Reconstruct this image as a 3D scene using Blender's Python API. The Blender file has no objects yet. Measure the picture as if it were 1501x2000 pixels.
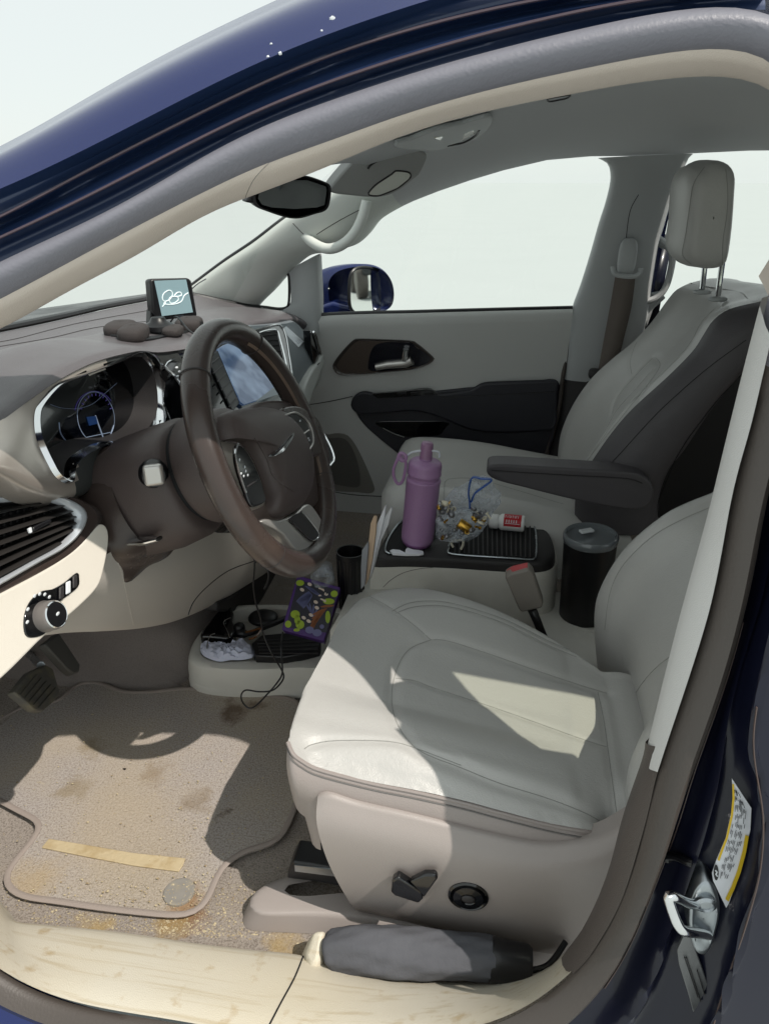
import bpy, bmesh, math, random
from mathutils import Vector, Matrix
from mathutils.bvhtree import BVHTree
from mathutils.kdtree import KDTree
random.seed(7)
V=Vector
scn=bpy.context.scene
# ---------------------------------------------------------------- camera, sky, sun
# the van's axes: X = rearwards, Y = across to the passenger side, Z = up (metres, ground at 0)
CC=V((0.31479,-1.32537,1.38717)); PSI,PIT,FPX=math.radians(9),math.radians(25),1390.0
F=V((-math.sin(PSI)*math.cos(PIT),math.cos(PSI)*math.cos(PIT),-math.sin(PIT)))
R=V((math.cos(PSI),math.sin(PSI),0)); U=R.cross(F)
cd=bpy.data.cameras.new('camera'); cam=bpy.data.objects.new('camera',cd); scn.collection.objects.link(cam)
cam.matrix_world=Matrix(((R.x,U.x,-F.x,CC.x),(R.y,U.y,-F.y,CC.y),(R.z,U.z,-F.z,CC.z),(0,0,0,1)))
cd.sensor_fit='VERTICAL'; cd.sensor_height=24; cd.lens=FPX/2000*24; cd.clip_start=0.02; cd.clip_end=2000
scn.camera=cam
scn.view_settings.view_transform='Standard'; scn.view_settings.look='None'; scn.view_settings.gamma=1
scn.view_settings.exposure=0.42
SUN=V((.50,-.258,.85)).normalized()      # towards the sun
w=bpy.data.worlds.new('World'); scn.world=w; w.use_nodes=True; nt=w.node_tree; nt.nodes.clear()
o=nt.nodes.new('ShaderNodeOutputWorld'); bg=nt.nodes.new('ShaderNodeBackground'); bg.inputs[1].default_value=0.80
sk=nt.nodes.new('ShaderNodeTexSky'); sk.sky_type='NISHITA'; sk.sun_disc=False
sk.sun_elevation=math.asin(SUN.z); sk.sun_rotation=math.atan2(SUN.x,SUN.y)
sc=nt.nodes.new('ShaderNodeVectorMath'); sc.operation='SCALE'; sc.inputs['Scale'].default_value=0.10
mx=nt.nodes.new('ShaderNodeMix'); mx.data_type='RGBA'; mx.inputs[0].default_value=0.88
nt.links.new(sk.outputs[0],sc.inputs[0]); nt.links.new(sc.outputs[0],mx.inputs[6])
mx.inputs[7].default_value=(0.84,0.895,0.87,1)                      # thin bright overcast veil
nt.links.new(mx.outputs[2],bg.inputs[0]); nt.links.new(bg.outputs[0],o.inputs[0])
sd=bpy.data.lights.new('sun','SUN'); sd.energy=2.95; sd.angle=math.radians(0.5); sd.color=(1,.935,.85)
so=bpy.data.objects.new('sun',sd); scn.collection.objects.link(so); so.rotation_euler=SUN.to_track_quat('Z','Y').to_euler()
scn.cycles.use_denoising=True; scn.cycles.max_bounces=12; scn.cycles.diffuse_bounces=8; scn.cycles.transparent_max_bounces=16
scn.cycles.sample_clamp_indirect=6; scn.cycles.caustics_reflective=False; scn.cycles.caustics_refractive=False

# ---------------------------------------------------------------- sight lines -> points in the van
def ray(px,py): return F+R*((px-750.5)/FPX)+U*((1000-py)/FPX)
def X(px,py,x): d=ray(px,py); return CC+d*((x-CC.x)/d.x)
def Y(px,py,y): d=ray(px,py); return CC+d*((y-CC.y)/d.y)
def Z(px,py,z): d=ray(px,py); return CC+d*((z-CC.z)/d.z)
def PL(px,py,p,n): d=ray(px,py); return CC+d*((V(p)-CC).dot(n)/d.dot(n))
def interp(t,tab):
    if t<=tab[0][0]: return tab[0][1]
    for (a,b),(c,d) in zip(tab,tab[1:]):
        if t<=c: return b+(d-b)*(t-a)/(c-a)
    return tab[-1][1]
OT=[(.3,-.90),(.45,-.87),(.6,-.84),(.9,-.80),(1.1,-.765),(1.3,-.71),(1.5,-.64),(1.56,-.60),(1.62,-.52),(1.68,-.40),(1.74,-.1)]
def side(z): return interp(z,OT)                                   # the curved side of the body
def O(px,py,off=0.0,s=-1):
    d=ray(px,py); lo,hi=(0.05,3) if s<0 else (1.2,6)
    f=lambda k:(lambda p:(p.y-(side(p.z)+off)) if s<0 else (p.y-(-side(p.z)+off)))(CC+d*k)
    for _ in range(48):
        m=(lo+hi)/2
        if f(m)>0: hi=m
        else: lo=m
    return CC+d*lo
def relax(P,k=3):
    P=[V(p) for p in P]
    for _ in range(k): P=[P[0]]+[(a+b*2+c)/4 for a,b,c in zip(P,P[1:],P[2:])]+[P[-1]]
    return P
def cr(P,n,closed=False):                                          # smooth resampling of a polyline
    P=[V(p) for p in P]; N=len(P)
    if N==2 and not closed: return [P[0].lerp(P[1],i/(n-1)) for i in range(n)]
    seg=N if closed else N-1; pts=[]
    g=(lambda i:P[i%N]) if closed else (lambda i:P[max(0,min(N-1,i))])
    for i in range(seg):
        a,b,c,d=g(i-1),g(i),g(i+1),g(i+2)
        for k in range(12):
            t=k/12; pts.append(.5*((2*b)+(c-a)*t+(2*a-5*b+4*c-d)*t*t+(3*b-a-3*c+d)*t**3))
    pts.append(P[0].copy() if closed else P[-1].copy())
    L=[0]
    for a,b in zip(pts,pts[1:]): L.append(L[-1]+(b-a).length)
    out=[];j=0;m=n if closed else n-1
    for i in range(n):
        s=L[-1]*i/m
        while j<len(L)-2 and L[j+1]<s: j+=1
        q=(s-L[j])/max(1e-9,L[j+1]-L[j]); out.append(pts[j].lerp(pts[j+1],min(1,max(0,q))))
    return out
# ---------------------------------------------------------------- mesh builder
class M:
    def __init__(s): s.v=[];s.f=[];s.mi=[];s.cur=0
    def add(s,v,f):
        b=len(s.v); s.v+=[V(q) for q in v]; s.f+=[[i+b for i in q] for q in f]; s.mi+=[s.cur]*len(f); return s
    def grid(s,rows,cu=False,cv=False,flip=False):
        nu=len(rows);nv=len(rows[0]);v=[p for r in rows for p in r];f=[]
        for i in range(nu if cu else nu-1):
            for j in range(nv if cv else nv-1):
                a=i*nv+j;b=i*nv+(j+1)%nv;c=((i+1)%nu)*nv+(j+1)%nv;d=((i+1)%nu)*nv+j
                f.append([a,d,c,b] if flip else [a,b,c,d])
        return s.add(v,f)
    def loft(s,curves,nu=24,nv=12,cu=False,smooth=True,flip=False):  # curves -> surface
        C=[cr(c,nu,cu) for c in curves]
        if smooth and len(C)>2: cols=[cr([c[i] for c in C],nv) for i in range(nu)]
        else:
            cols=[[c[i] for c in C] for i in range(nu)]
        return s.grid(cols,cu=cu,flip=flip)
    def tube(s,P,r,n=8,closed=False,flat=1.0,up=None,caps=True,sm=0):
        if sm: P=cr(P,sm,closed)
        P=[V(p) for p in P];N=len(P);rows=[];pu=None
        for i,p in enumerate(P):
            t=((P[(i+1)%N]-P[i-1]) if closed else (P[min(N-1,i+1)]-P[max(0,i-1)]))
            if t.length<1e-9: t=V((0,0,1))
            t.normalize()
            if up is not None: a=V(up)
            elif pu is None: a=V((0,0,1)) if abs(t.z)<.9 else V((1,0,0))
            else: a=pu
            a=(a-t*a.dot(t))
            if a.length<1e-6: a=t.orthogonal()
            a.normalize(); pu=a; b=t.cross(a); rr=r[i] if isinstance(r,(list,tuple)) else r
            rows.append([p+a*(math.cos(q)*rr*flat)+b*(math.sin(q)*rr) for q in [2*math.pi*k/n for k in range(n)]])
        s.grid(rows,cu=closed,cv=True)
        if caps and not closed:
            b=len(s.v); s.f.append([b-n*N+k for k in range(n)][::1]); s.f.append([b-1-k for k in range(n)]); s.mi+=[s.cur]*2
        return s
    def prism(s,P,off,top=None):
        P=[V(p) for p in P]; n=len(P); Q=[p+V(off) for p in P] if top is None else [V(t) for t in top]
        return s.add(P+Q,[list(range(n))[::-1],[n+i for i in range(n)]]+[[i,(i+1)%n,n+(i+1)%n,n+i] for i in range(n)])
    def box(s,c,sx,sy,sz,rot=None):
        c=V(c);m=rot or Matrix.Identity(3)
        v=[c+m@V((a*sx/2,b*sy/2,d*sz/2)) for a in(-1,1) for b in(-1,1) for d in(-1,1)]
        return s.add(v,[[0,1,3,2],[4,6,7,5],[0,4,5,1],[2,3,7,6],[0,2,6,4],[1,5,7,3]])
    def lathe(s,c,ax,prof,n=40,caps=True):
        c=V(c);ax=V(ax).normalized();a=ax.orthogonal().normalized();b=ax.cross(a)
        rows=[[c+ax*h+a*(math.cos(2*math.pi*k/n)*r)+b*(math.sin(2*math.pi*k/n)*r) for k in range(n)] for r,h in prof]
        return s.grid(rows,cv=True)
    def ell(s,c,rx,ry,rz,rot=None,p=2.0,nu=24,nv=16,wob=0):
        m=rot or Matrix.Identity(3);c=V(c);sg=lambda x,e:math.copysign(abs(x)**e,x);e=2/p;rows=[]
        for j in range(nv+1):
            t=-math.pi/2+math.pi*j/nv;row=[]
            for i in range(nu):
                u=2*math.pi*i/nu;k=1+wob*random.uniform(-1,1)
                row.append(c+m@(V((rx*sg(math.cos(t),e)*sg(math.cos(u),e),ry*sg(math.cos(t),e)*sg(math.sin(u),e),rz*sg(math.sin(t),e)))*k))
            rows.append(row)
        return s.grid(rows,cv=True)
EMP={}
def setp(o,label=None,cat=None,group=None,kind=None,category=None):
    cat=cat or category
    for k,v in(('label',label),('category',cat),('group',group),('kind',kind)):
        if v: o[k]=v
    return o
def par(o,parent):
    if parent is not None:
        o.parent=parent; o.matrix_parent_inverse=parent.matrix_world.inverted()
def empty(name,loc=(0,0,0),parent=None,**k):
    e=bpy.data.objects.new(name,None); scn.collection.objects.link(e); e.empty_display_size=.05
    e.matrix_world=Matrix.Translation(V(loc))
    if parent: 
        e.parent=parent; e.matrix_parent_inverse=parent.matrix_world.inverted(); e.matrix_world=Matrix.Translation(V(loc))
    bpy.context.view_layer.update()
    return setp(e,**k)
def mk(name,m,mat,parent=None,bevel=0,seg=2,sub=0,solid=0,so=-1,ang=35,smooth=True,flat=False,weld=True,**k):
    me=bpy.data.meshes.new(name); me.from_pydata([tuple(v) for v in m.v],[],m.f); mats=mat if isinstance(mat,(list,tuple)) else [mat]
    for q in mats: me.materials.append(q)
    for p,i in zip(me.polygons,m.mi): p.material_index=i
    bm=bmesh.new(); bm.from_mesh(me)
    if weld: bmesh.ops.remove_doubles(bm,verts=bm.verts,dist=2e-5)
    bmesh.ops.recalc_face_normals(bm,faces=bm.faces)
    for f in bm.faces: f.smooth=not flat
    for e in bm.edges:
        if len(e.link_faces)==2 and e.calc_face_angle(0)>math.radians(ang): e.smooth=False
    bm.to_mesh(me); bm.free()
    ob=bpy.data.objects.new(name,me); scn.collection.objects.link(ob)
    if solid:
        q=ob.modifiers.new('solid','SOLIDIFY'); q.thickness=solid; q.offset=so
    if bevel:
        q=ob.modifiers.new('bevel','BEVEL'); q.width=bevel; q.segments=seg; q.limit_method='ANGLE'; q.angle_limit=math.radians(30); q.harden_normals=False
    if sub:
        q=ob.modifiers.new('sub','SUBSURF'); q.levels=sub; q.render_levels=sub
    par(ob,parent); return setp(ob,**k)
def bvh(m): return BVHTree.FromPolygons([tuple(v) for v in m.v],m.f)
def on(b,pts,n=40,lift=.0008,fall=None,closed=False):              # a seam's course over a finished surface
    out=[]
    q=cr([(x,y,0) for x,y in pts],n,closed)
    for p in q:
        d=ray(p.x,p.y).normalized(); h=b.ray_cast(CC,d)
        if h[0] is None: continue
        nn=h[1] if h[1].dot(d)<0 else -h[1]
        out.append(h[0]+nn*lift)
    return out
def groove(m,b,lines,depth=.003,width=.006,n=120):
    P=[]
    for L_ in lines: P+=on(b,L_,n,0)
    if not P: return
    kd=KDTree(len(P)); [kd.insert(p,i) for i,p in enumerate(P)]; kd.balance()
    B=BVHTree.FromPolygons([tuple(v) for v in m.v],m.f)
    for i,v in enumerate(m.v):
        q,_,d=kd.find(v)
        if d<width*2.5:
            nn=(CC-v).normalized()*.5+V((0,0,1))*.5
            m.v[i]=v-nn.normalized()*depth*math.exp(-(d/width)**2)
def dense(rows,n): 
    c=[cr([r_[j] for r_ in rows],n) for j in range(len(rows[0]))]
    return [[c[j][i] for j in range(len(c))] for i in range(n)]
# ---------------------------------------------------------------- materials
def hx(c):
    c=c.lstrip('#'); f=lambda v:(v/12.92 if v<=.04045 else ((v+.055)/1.055)**2.4)
    return tuple(f(int(c[i:i+2],16)/255) for i in(0,2,4))+(1,)
def mat(name,col,rough=.5,metal=0,bump=None,var=None,coat=0,spec=.5,emit=None,trans=0,rv=0,spots=None):
    m=bpy.data.materials.new(name); m.use_nodes=True; t=m.node_tree; b=t.nodes['Principled BSDF']
    col=hx(col) if isinstance(col,str) else tuple(col)+(1,) if len(col)==3 else col
    b.inputs['Base Color'].default_value=col; b.inputs['Roughness'].default_value=rough; b.inputs['Metallic'].default_value=metal
    b.inputs['Coat Weight'].default_value=coat; b.inputs['Coat Roughness'].default_value=.06; b.inputs['Specular IOR Level'].default_value=spec
    if trans: b.inputs['Transmission Weight'].default_value=trans
    if emit: b.inputs['Emission Color'].default_value=emit[0]; b.inputs['Emission Strength'].default_value=emit[1]
    tc=t.nodes.new('ShaderNodeTexCoord')
    def noise(scale,detail=4,rough_=.55):
        n=t.nodes.new('ShaderNodeTexNoise'); n.inputs['Detail'].default_value=detail; n.inputs['Roughness'].default_value=rough_
        if isinstance(scale,tuple):
            mp=t.nodes.new('ShaderNodeMapping'); mp.inputs['Scale'].default_value=scale; t.links.new(tc.outputs['Object'],mp.inputs[0]); t.links.new(mp.outputs[0],n.inputs['Vector']); n.inputs['Scale'].default_value=1
        else: n.inputs['Scale'].default_value=scale; t.links.new(tc.outputs['Object'],n.inputs['Vector'])
        return n
    last=None
    if var:
        for sc_,amt,c2,lo,hi in var:
            n=noise(sc_); rp=t.nodes.new('ShaderNodeMapRange'); rp.inputs[1].default_value=lo; rp.inputs[2].default_value=hi; rp.inputs[4].default_value=amt
            t.links.new(n.outputs[0],rp.inputs[0]); mm=t.nodes.new('ShaderNodeMix'); mm.data_type='RGBA'
            t.links.new(rp.outputs[0],mm.inputs[0]); mm.inputs[7].default_value=hx(c2) if isinstance(c2,str) else c2
            if last: t.links.new(last,mm.inputs[6])
            else: mm.inputs[6].default_value=col
            last=mm.outputs[2]
    if spots:
        nn=noise(22,6,.7); nv=t.nodes.new('ShaderNodeVectorMath'); nv.operation='SCALE'; nv.inputs['Scale'].default_value=.10
        cs_=t.nodes.new('ShaderNodeVectorMath'); cs_.operation='SUBTRACT'; cs_.inputs[1].default_value=(.5,.5,.5); t.links.new(nn.outputs[1],cs_.inputs[0]); t.links.new(cs_.outputs[0],nv.inputs[0])
        ad=t.nodes.new('ShaderNodeVectorMath'); t.links.new(tc.outputs['Object'],ad.inputs[0]); t.links.new(nv.outputs[0],ad.inputs[1])
        for p_,r_,c_,am in spots:
            ds_=t.nodes.new('ShaderNodeVectorMath'); ds_.operation='DISTANCE'; t.links.new(ad.outputs[0],ds_.inputs[0]); ds_.inputs[1].default_value=tuple(p_)
            rp=t.nodes.new('ShaderNodeMapRange'); rp.inputs[1].default_value=r_*.35; rp.inputs[2].default_value=r_*1.15; rp.inputs[3].default_value=am; rp.inputs[4].default_value=0; t.links.new(ds_.outputs['Value'],rp.inputs[0])
            mm=t.nodes.new('ShaderNodeMix'); mm.data_type='RGBA'; t.links.new(rp.outputs[0],mm.inputs[0]); mm.inputs[7].default_value=hx(c_)
            if last: t.links.new(last,mm.inputs[6])
            else: mm.inputs[6].default_value=col
            last=mm.outputs[2]
    if last: t.links.new(last,b.inputs['Base Color'])
    if rv:
        n=noise(7,5); rp=t.nodes.new('ShaderNodeMapRange'); rp.inputs[1].default_value=.3; rp.inputs[2].default_value=.7
        rp.inputs[3].default_value=max(0,rough-rv); rp.inputs[4].default_value=min(1,rough+rv); t.links.new(n.outputs[0],rp.inputs[0]); t.links.new(rp.outputs[0],b.inputs['Roughness'])
    if bump:
        prev=None
        for kind,sc_,st in bump:
            if kind=='n': n=noise(sc_,5); out=n.outputs[0]
            elif kind=='v':
                n=t.nodes.new('ShaderNodeTexVoronoi'); n.inputs['Scale'].default_value=sc_; t.links.new(tc.outputs['Object'],n.inputs['Vector']); out=n.outputs[0]
            bp=t.nodes.new('ShaderNodeBump'); bp.inputs['Strength'].default_value=st; bp.inputs['Distance'].default_value=.002 if kind!='w' else .01
            t.links.new(out,bp.inputs['Height'])
            if prev: t.links.new(prev,bp.inputs['Normal'])
            prev=bp.outputs[0]
        t.links.new(prev,b.inputs['Normal'])
    return m
def glass(name,tint,refl=.06):
    m=bpy.data.materials.new(name); m.use_nodes=True; t=m.node_tree; t.nodes.clear()
    o=t.nodes.new('ShaderNodeOutputMaterial'); a=t.nodes.new('ShaderNodeBsdfTransparent'); a.inputs[0].default_value=tuple(tint)+(1,)
    g=t.nodes.new('ShaderNodeBsdfGlossy'); g.inputs['Roughness'].default_value=.01; x=t.nodes.new('ShaderNodeMixShader')
    fr=t.nodes.new('ShaderNodeLayerWeight'); fr.inputs[0].default_value=.25; mr=t.nodes.new('ShaderNodeMapRange'); mr.inputs[3].default_value=refl*.3; mr.inputs[4].default_value=refl*3
    t.links.new(fr.outputs['Fresnel'],mr.inputs[0]); t.links.new(mr.outputs[0],x.inputs[0]); t.links.new(a.outputs[0],x.inputs[1]); t.links.new(g.outputs[0],x.inputs[2]); t.links.new(x.outputs[0],o.inputs[0])
    return m
grain=[('v',900,.12),('n',60,.10)]
MT=dict(
 leather=mat('grey leather','#b4b3b0',.38,bump=[('v',650,.15),('n',170,.22),('n',25,.3)],var=[(6,.25,'#adacaa',.4,.75)],rv=.10),
 leather_dk=mat('dark taupe leather','#4c494c',.5,bump=[('v',650,.2),('n',30,.2)],rv=.08),
 leather_trim=mat('taupe grey leather','#958c88',.38,bump=[('v',650,.18),('n',22,.3)],rv=.1),
 shield=mat('taupe moulded plastic','#9a928e',.42,bump=[('v',900,.15)],rv=.06),
 wheel=mat('worn brown leather','#3d3431',.22,bump=[('v',700,.10),('n',40,.2)],var=[(9,.5,'#55473f',.55,.75)],rv=.12),
 hub=mat('brown moulded vinyl','#493f3d',.48,bump=[('v',900,.2)],rv=.05),
 dash=mat('brown grey dashboard vinyl','#615d60',.36,bump=[('v',800,.25)],rv=.08),
 dash_r=mat('grey dashboard vinyl','#737b80',.42,bump=[('v',800,.25)],rv=.08),
 dash_lt=mat('light grey dashboard trim','#bcbfbc',.5,bump=[('v',900,.2)]),
 cream=mat('cream dashboard plastic','#dbd5ca',.5,bump=[('v',900,.15)],var=[(5,.15,'#b8ad98',.5,.8)]),
 knee=mat('beige knee panel','#bfb9b2',.55,bump=[('v',900,.2)],var=[(14,.8,'#5f5850',.73,.80)]),
 headliner=mat('grey woven headliner','#c4c6c8',.95,bump=[('n',500,.3)]),
 trim=mat('beige pillar trim','#d0c5bb',.6,bump=[('v',900,.15)]),
 trim_lt=mat('pale pillar trim','#cbcac8',.6,bump=[('v',900,.15)]),
 trim_g=mat('grey pillar trim','#aeb1b2',.6,bump=[('v',900,.15)]),
 trim_a=mat('pale grey pillar trim','#d5d9d4',.6,bump=[('v',900,.15)]),
 door=mat('grey door trim','#c1c2c0',.55,bump=[('v',800,.2)]),
 door_dk=mat('blue black door vinyl','#26262d',.5,bump=[('v',800,.25)]),
 console=mat('beige console plastic','#cfcdc6',.5,bump=[('v',900,.2)],var=[(9,.3,'#9a9488',.5,.8)]),
 black=mat('black plastic','#141417',.35,rv=.1),
 piano=mat('gloss black plastic','#0a0b0e',.08,coat=.5),
 dark=mat('charcoal plastic','#2c2a2b',.55,bump=[('v',900,.2)]),
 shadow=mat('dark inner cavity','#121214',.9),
 chrome=mat('bright chrome','#e6e8ea',.12,1),
 satin=mat('satin metal','#c9c6c2',.32,.7,rv=.05),
 satin_p=mat('satin painted trim','#c4bbb2',.28,.6),
 steel=mat('zinc plated steel','#aab0b4',.3,1,bump=[('n',60,.2)],rv=.1),
 rubber=mat('grey weatherstrip rubber','#777780',.5,bump=[('n',300,.3)],var=[(20,.25,'#8d8d97',.5,.8)],rv=.1),
 rubber_b=mat('brown weatherstrip rubber','#48423e',.45,bump=[('n',300,.2)],rv=.08),
 lower=mat('brown lower pillar trim','#4c4541',.5,bump=[('v',900,.2)]),
 sill=mat('dusty cream scuff plate','#cdc7b8',.55,bump=[('v',700,.2),('n',20,.15)],var=[(3,.4,'#c4b595',.45,.75),((3.5,130,130),.4,'#a8956f',.54,.70),(30,.55,'#a58a58',.60,.72)]),
 carpet=mat('taupe carpet','#a49b93',1,bump=[('n',900,1.0),('n',250,.8)],var=[(380,.75,'#6c635b',.45,.66),(5,.3,'#ab9a7e',.5,.8),(60,.35,'#bcae90',.64,.74)],spec=.1,spots=[(Z(370,1790,.4),.035,'#8a6338',.7),(Z(330,1815,.4),.03,'#a58a54',.6),(Z(180,1812,.4),.03,'#b59a60',.6),(Z(560,1850,.4),.03,'#b59a60',.55)]),
 carpet_dk=mat('dark taupe carpet','#8a827e',1,bump=[('n',900,1.0)],var=[(420,.4,'#6c6460',.45,.7)],spec=.1),
 mat=mat('dusty floor mat carpet','#b5ada7',1,bump=[('n',800,1.0),('n',250,.7)],var=[(330,.7,'#7b716b',.44,.66),(4.5,.4,'#bbac92',.42,.68),(90,.45,'#c9b895',.66,.74)],spec=.1,spots=[(Z(240,1600,.41),.14,'#b5a385',.35),(Z(300,1720,.41),.10,'#ab9870',.25),(Z(452,1388,.41),.035,'#5f4a38',.75),(Z(500,1375,.41),.02,'#5f4a38',.6),(Z(435,1590,.41),.016,'#54473a',.8),(Z(385,1560,.41),.03,'#7d6a4e',.5),(Z(300,1510,.41),.03,'#877255',.45),(Z(140,1540,.41),.03,'#8b7a58',.5),(Z(180,1455,.41),.03,'#8b7a58',.5),(Z(370,1765,.41),.035,'#8f6a40',.7),(Z(60,1720,.41),.05,'#b59a66',.4)]),
 piping=mat('mat edge binding','#968b84',.9,bump=[('n',500,.6)]),
 strip=mat('tan tape strip','#b8a888',.85,bump=[('n',120,.8)],var=[(40,.6,'#9f8860',.45,.65)]),
 seam_cu=mat('grey leather seam','#8d8d89',.6), seam=mat('pale seam thread','#b9bab6',.6), seam_dk=mat('dark seam','#6a6765',.7),
 white_mark=mat('white marking','#d8dce0',.5),  # plain white for print, buttons and small chips, no emission
)
def paint(name,c1,c2=None,rough=.25):
    m=mat(name,c1,rough,.25,coat=.45,bump=[('n',1.5,.02),('v',1500,.05)]); return m
MT['paint']=paint('dark blue metallic paint','#16245a')
MT['paint_dk']=paint('dark blue door jamb paint','#223457',rough=.4)
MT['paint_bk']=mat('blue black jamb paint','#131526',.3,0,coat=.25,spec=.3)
GL=glass('clear window glass',(.97,.99,.975)); GT=glass('tinted rear glass',(.86,.90,.78)); GW=glass('windscreen glass',(.985,1,.99),.03)

# ---------------------------------------------------------------- setting
g=M(); n=24; S=400
g.add([(-S,-S,0),(S,-S,0),(S,S,0),(-S,S,0)],[[0,1,2,3]])
mk('ground',g,mat('pale dusty gravel','#afb5b5',1,bump=[('n',30,.3)],var=[(.6,.3,'#aab0b0',.4,.7),(60,.2,'#a9aca9',.5,.8)],spec=.1),kind='structure',label='pale sunlit gravel lot around the van')

van=empty('minivan',(0.4,0,0),label='dark blue minivan with the driver door opening showing its grey and beige cabin',cat='minivan')
# ---------------------------------------------------------------- body shell round the driver's opening
def segs(fn,lists,ns):
    out=[]
    for L,n in zip(lists,ns):
        q=cr([fn(*p) for p in L],n); out+= q if not out else q[1:]
    return out
NS=(74,16,60,60)
so_=[[(-560,800),(-260,640),(0,511),(233,401),(466,266),(633,200),(833,133),(1000,88),(1133,55),(1267,27),(1333,14),(1440,6),(1510,8)],
 [(1510,8),(1590,45),(1628,140),(1635,300),(1610,500),(1575,680)],
 [(1575,680),(1540,820),(1498,962),(1475,1105),(1452,1200),(1416,1332),(1340,1540),(1296,1676),(1224,1848),(1176,1924)],
 [(1176,1924),(1104,2000),(950,2075),(700,2085),(400,2058),(130,2000),(60,1974),(0,1946),(-100,1890),(-250,1780)]]
si_=[[(-560,885),(-260,715),(0,585),(233,460),(500,325),(633,280),(766,228),(900,188),(1000,163),(1167,127),(1300,100),(1400,87),(1450,85),(1501,90)],
 [(1501,90),(1550,120),(1578,200),(1575,350),(1545,500),(1505,660)],
 [(1505,660),(1468,820),(1430,962),(1382,1200),(1283,1508),(1256,1620),(1212,1760),(1156,1860),(1120,1902)],
 [(1120,1902),(1000,1990),(800,2034),(530,2030),(370,2002),(210,1977),(117,1956),(47,1928),(0,1900),(-80,1840),(-200,1740)]]
def mixc(A,B,t): return [a.lerp(b,t) for a,b in zip(A,B)]
SO=segs(lambda x,y:O(x,y,.004),so_,NS); SI=segs(lambda x,y:O(x,y,.012),si_,NS)
SO=relax(SO,10); SI=relax(SI,10)
SM1=[a.lerp(b,.3)+V((0,-.016,0)) for a,b in zip(SO,SI)]; SM2=[a.lerp(b,.62)+V((0,-.014,0)) for a,b in zip(SO,SI)]
SB=[a+(V((0,.008,-.03)) if i>len(SI)-64 else V((0,.03,0))) for i,a in enumerate(SI)]; SA=[a+V((0,.02,0)) for a in SO]
g=M(); rows=[cr([a,b,c,d,e,f],14) for a,b,c,d,e,f in zip(SA,SO,SM1,SM2,SI,SB)]; g.grid(rows); 
nH=NS[0]+6
g.mi=[0 if (i//13)<nH+10 else 1 for i in range(len(g.f))]
mk('weatherstrip',g,[MT['rubber'],MT['rubber_b']],van,ang=60)
# header trim of the driver's side
hT=[(-560,935),(-260,760),(0,644),(53,615),(149,561),(267,500),(373,434),(450,396),(500,380),(633,328),(750,278),(833,248),(966,213),(1100,187),(1233,162),(1333,150),(1400,146),(1450,148),(1501,162),(1560,215),(1590,320),(1565,470),(1500,578)]
HA=SI[:NS[0]+NS[1]-1]; HT=relax(cr([O(x,y,.062) for x,y in hT],len(HA)),5)
HM=[a.lerp(b,.45)+V((0,-.012,0)) for a,b in zip(HA,HT)]; HR=[a+V((0,.035,.012)) for a in HT]
k=next(i for i,p in enumerate(HT) if Y(430,395,-.66).x<p.x)
g=M(); g.grid([cr([a,m,t,r],12) for a,m,t,r in list(zip(HA,HM,HT,HR))[:k+1]]); mk('pillar_trim',g,MT['trim'],van,ang=60)
g=M(); g.grid([cr([a+V((0,.0015,0)),m+V((0,.0015,0)),t+V((0,.0015,.0)),r+V((0,.0015,0))],12) for a,m,t,r in list(zip(HA,HM,HT,HR))[k:]]); mk('roof_rail_trim',g,MT['trim'],van,ang=60)
# B-pillar trims beside the driver's seat
bT=[(1494,578),(1456,725),(1399,962),(1332,1200),(1266,1475)]
bS=[(1505,660),(1468,820),(1430,962),(1382,1200),(1296,1468),(1283,1508)]
A=cr([O(x,y,.055) for x,y in bT],40); B=cr([O(x,y,.004) for x,y in bS],40); Mi=[a.lerp(b,.5)+V((-.006,-.006,0)) for a,b in zip(A,B)]; A2=[a+V((.06,.03,0)) for a in A]
g=M(); g.grid([cr([d,a,m,b],10) for d,a,m,b in zip(A2,A,Mi,B)]); mk('belt_pillar_trim',g,MT['trim_lt'],van,ang=60)
bT=[(1268,1440),(1262,1475),(1224,1580),(1200,1672),(1172,1748),(1140,1810),(1106,1856)]
bS=[(1300,1455),(1280,1520),(1256,1620),(1212,1760),(1156,1860),(1120,1902)]
A=cr([O(x,y,.060) for x,y in bT],40); B=cr([O(x,y,.010) for x,y in bS],40); Mi=[a.lerp(b,.5)+V((-.008,-.008,0)) for a,b in zip(A,B)]; A2=[a+V((.06,.04,0)) for a in A]
g=M(); g.grid([cr([d,a,m,b],10) for d,a,m,b in zip(A2,A,Mi,B)]); mk('lower_pillar_trim',g,MT['lower'],van,ang=60)
# cream scuff plate along the sill
inn=[(1106,1856),(1060,1895),(960,1917),(860,1915),(760,1908),(660,1890),(590,1866),(470,1853),(373,1841),(233,1820),(93,1806),(25,1797),(0,1769),(-60,1700),(-120,1600)]
outn=[(1120,1902),(1000,1990),(800,2034),(530,2030),(370,2002),(210,1977),(117,1956),(47,1928),(0,1900),(-80,1840),(-200,1740)]
A=cr([Z(x,y,.432+(0.05 if i==0 else .02 if i==1 else 0)+(.02 if x<-30 else 0)) for i,(x,y) in enumerate(inn)],70); B=[p+V((0,.001,.004)) for p in cr(SI[-60:],70)]
g=M(); rows=[]
for a,b in zip(A,B): rows.append(cr([a+V((0,.012,-.03)),a,a.lerp(b,.22)+V((0,0,.007)),a.lerp(b,.5)+V((0,0,.008)),a.lerp(b,.8)+V((0,0,.006)),b],18))
g.grid(rows); mk('scuff_plate',g,MT['sill'],van,ang=60); SILLB=bvh(g)
for nm,pts in (('panel_gap',[(592,1868),(575,1910),(548,1960),(525,2004)]),):
    g=M(); g.tube(on(SILLB,pts,24,.0002),.0011,6); mk(nm,g,MT['shadow'],van)
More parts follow.
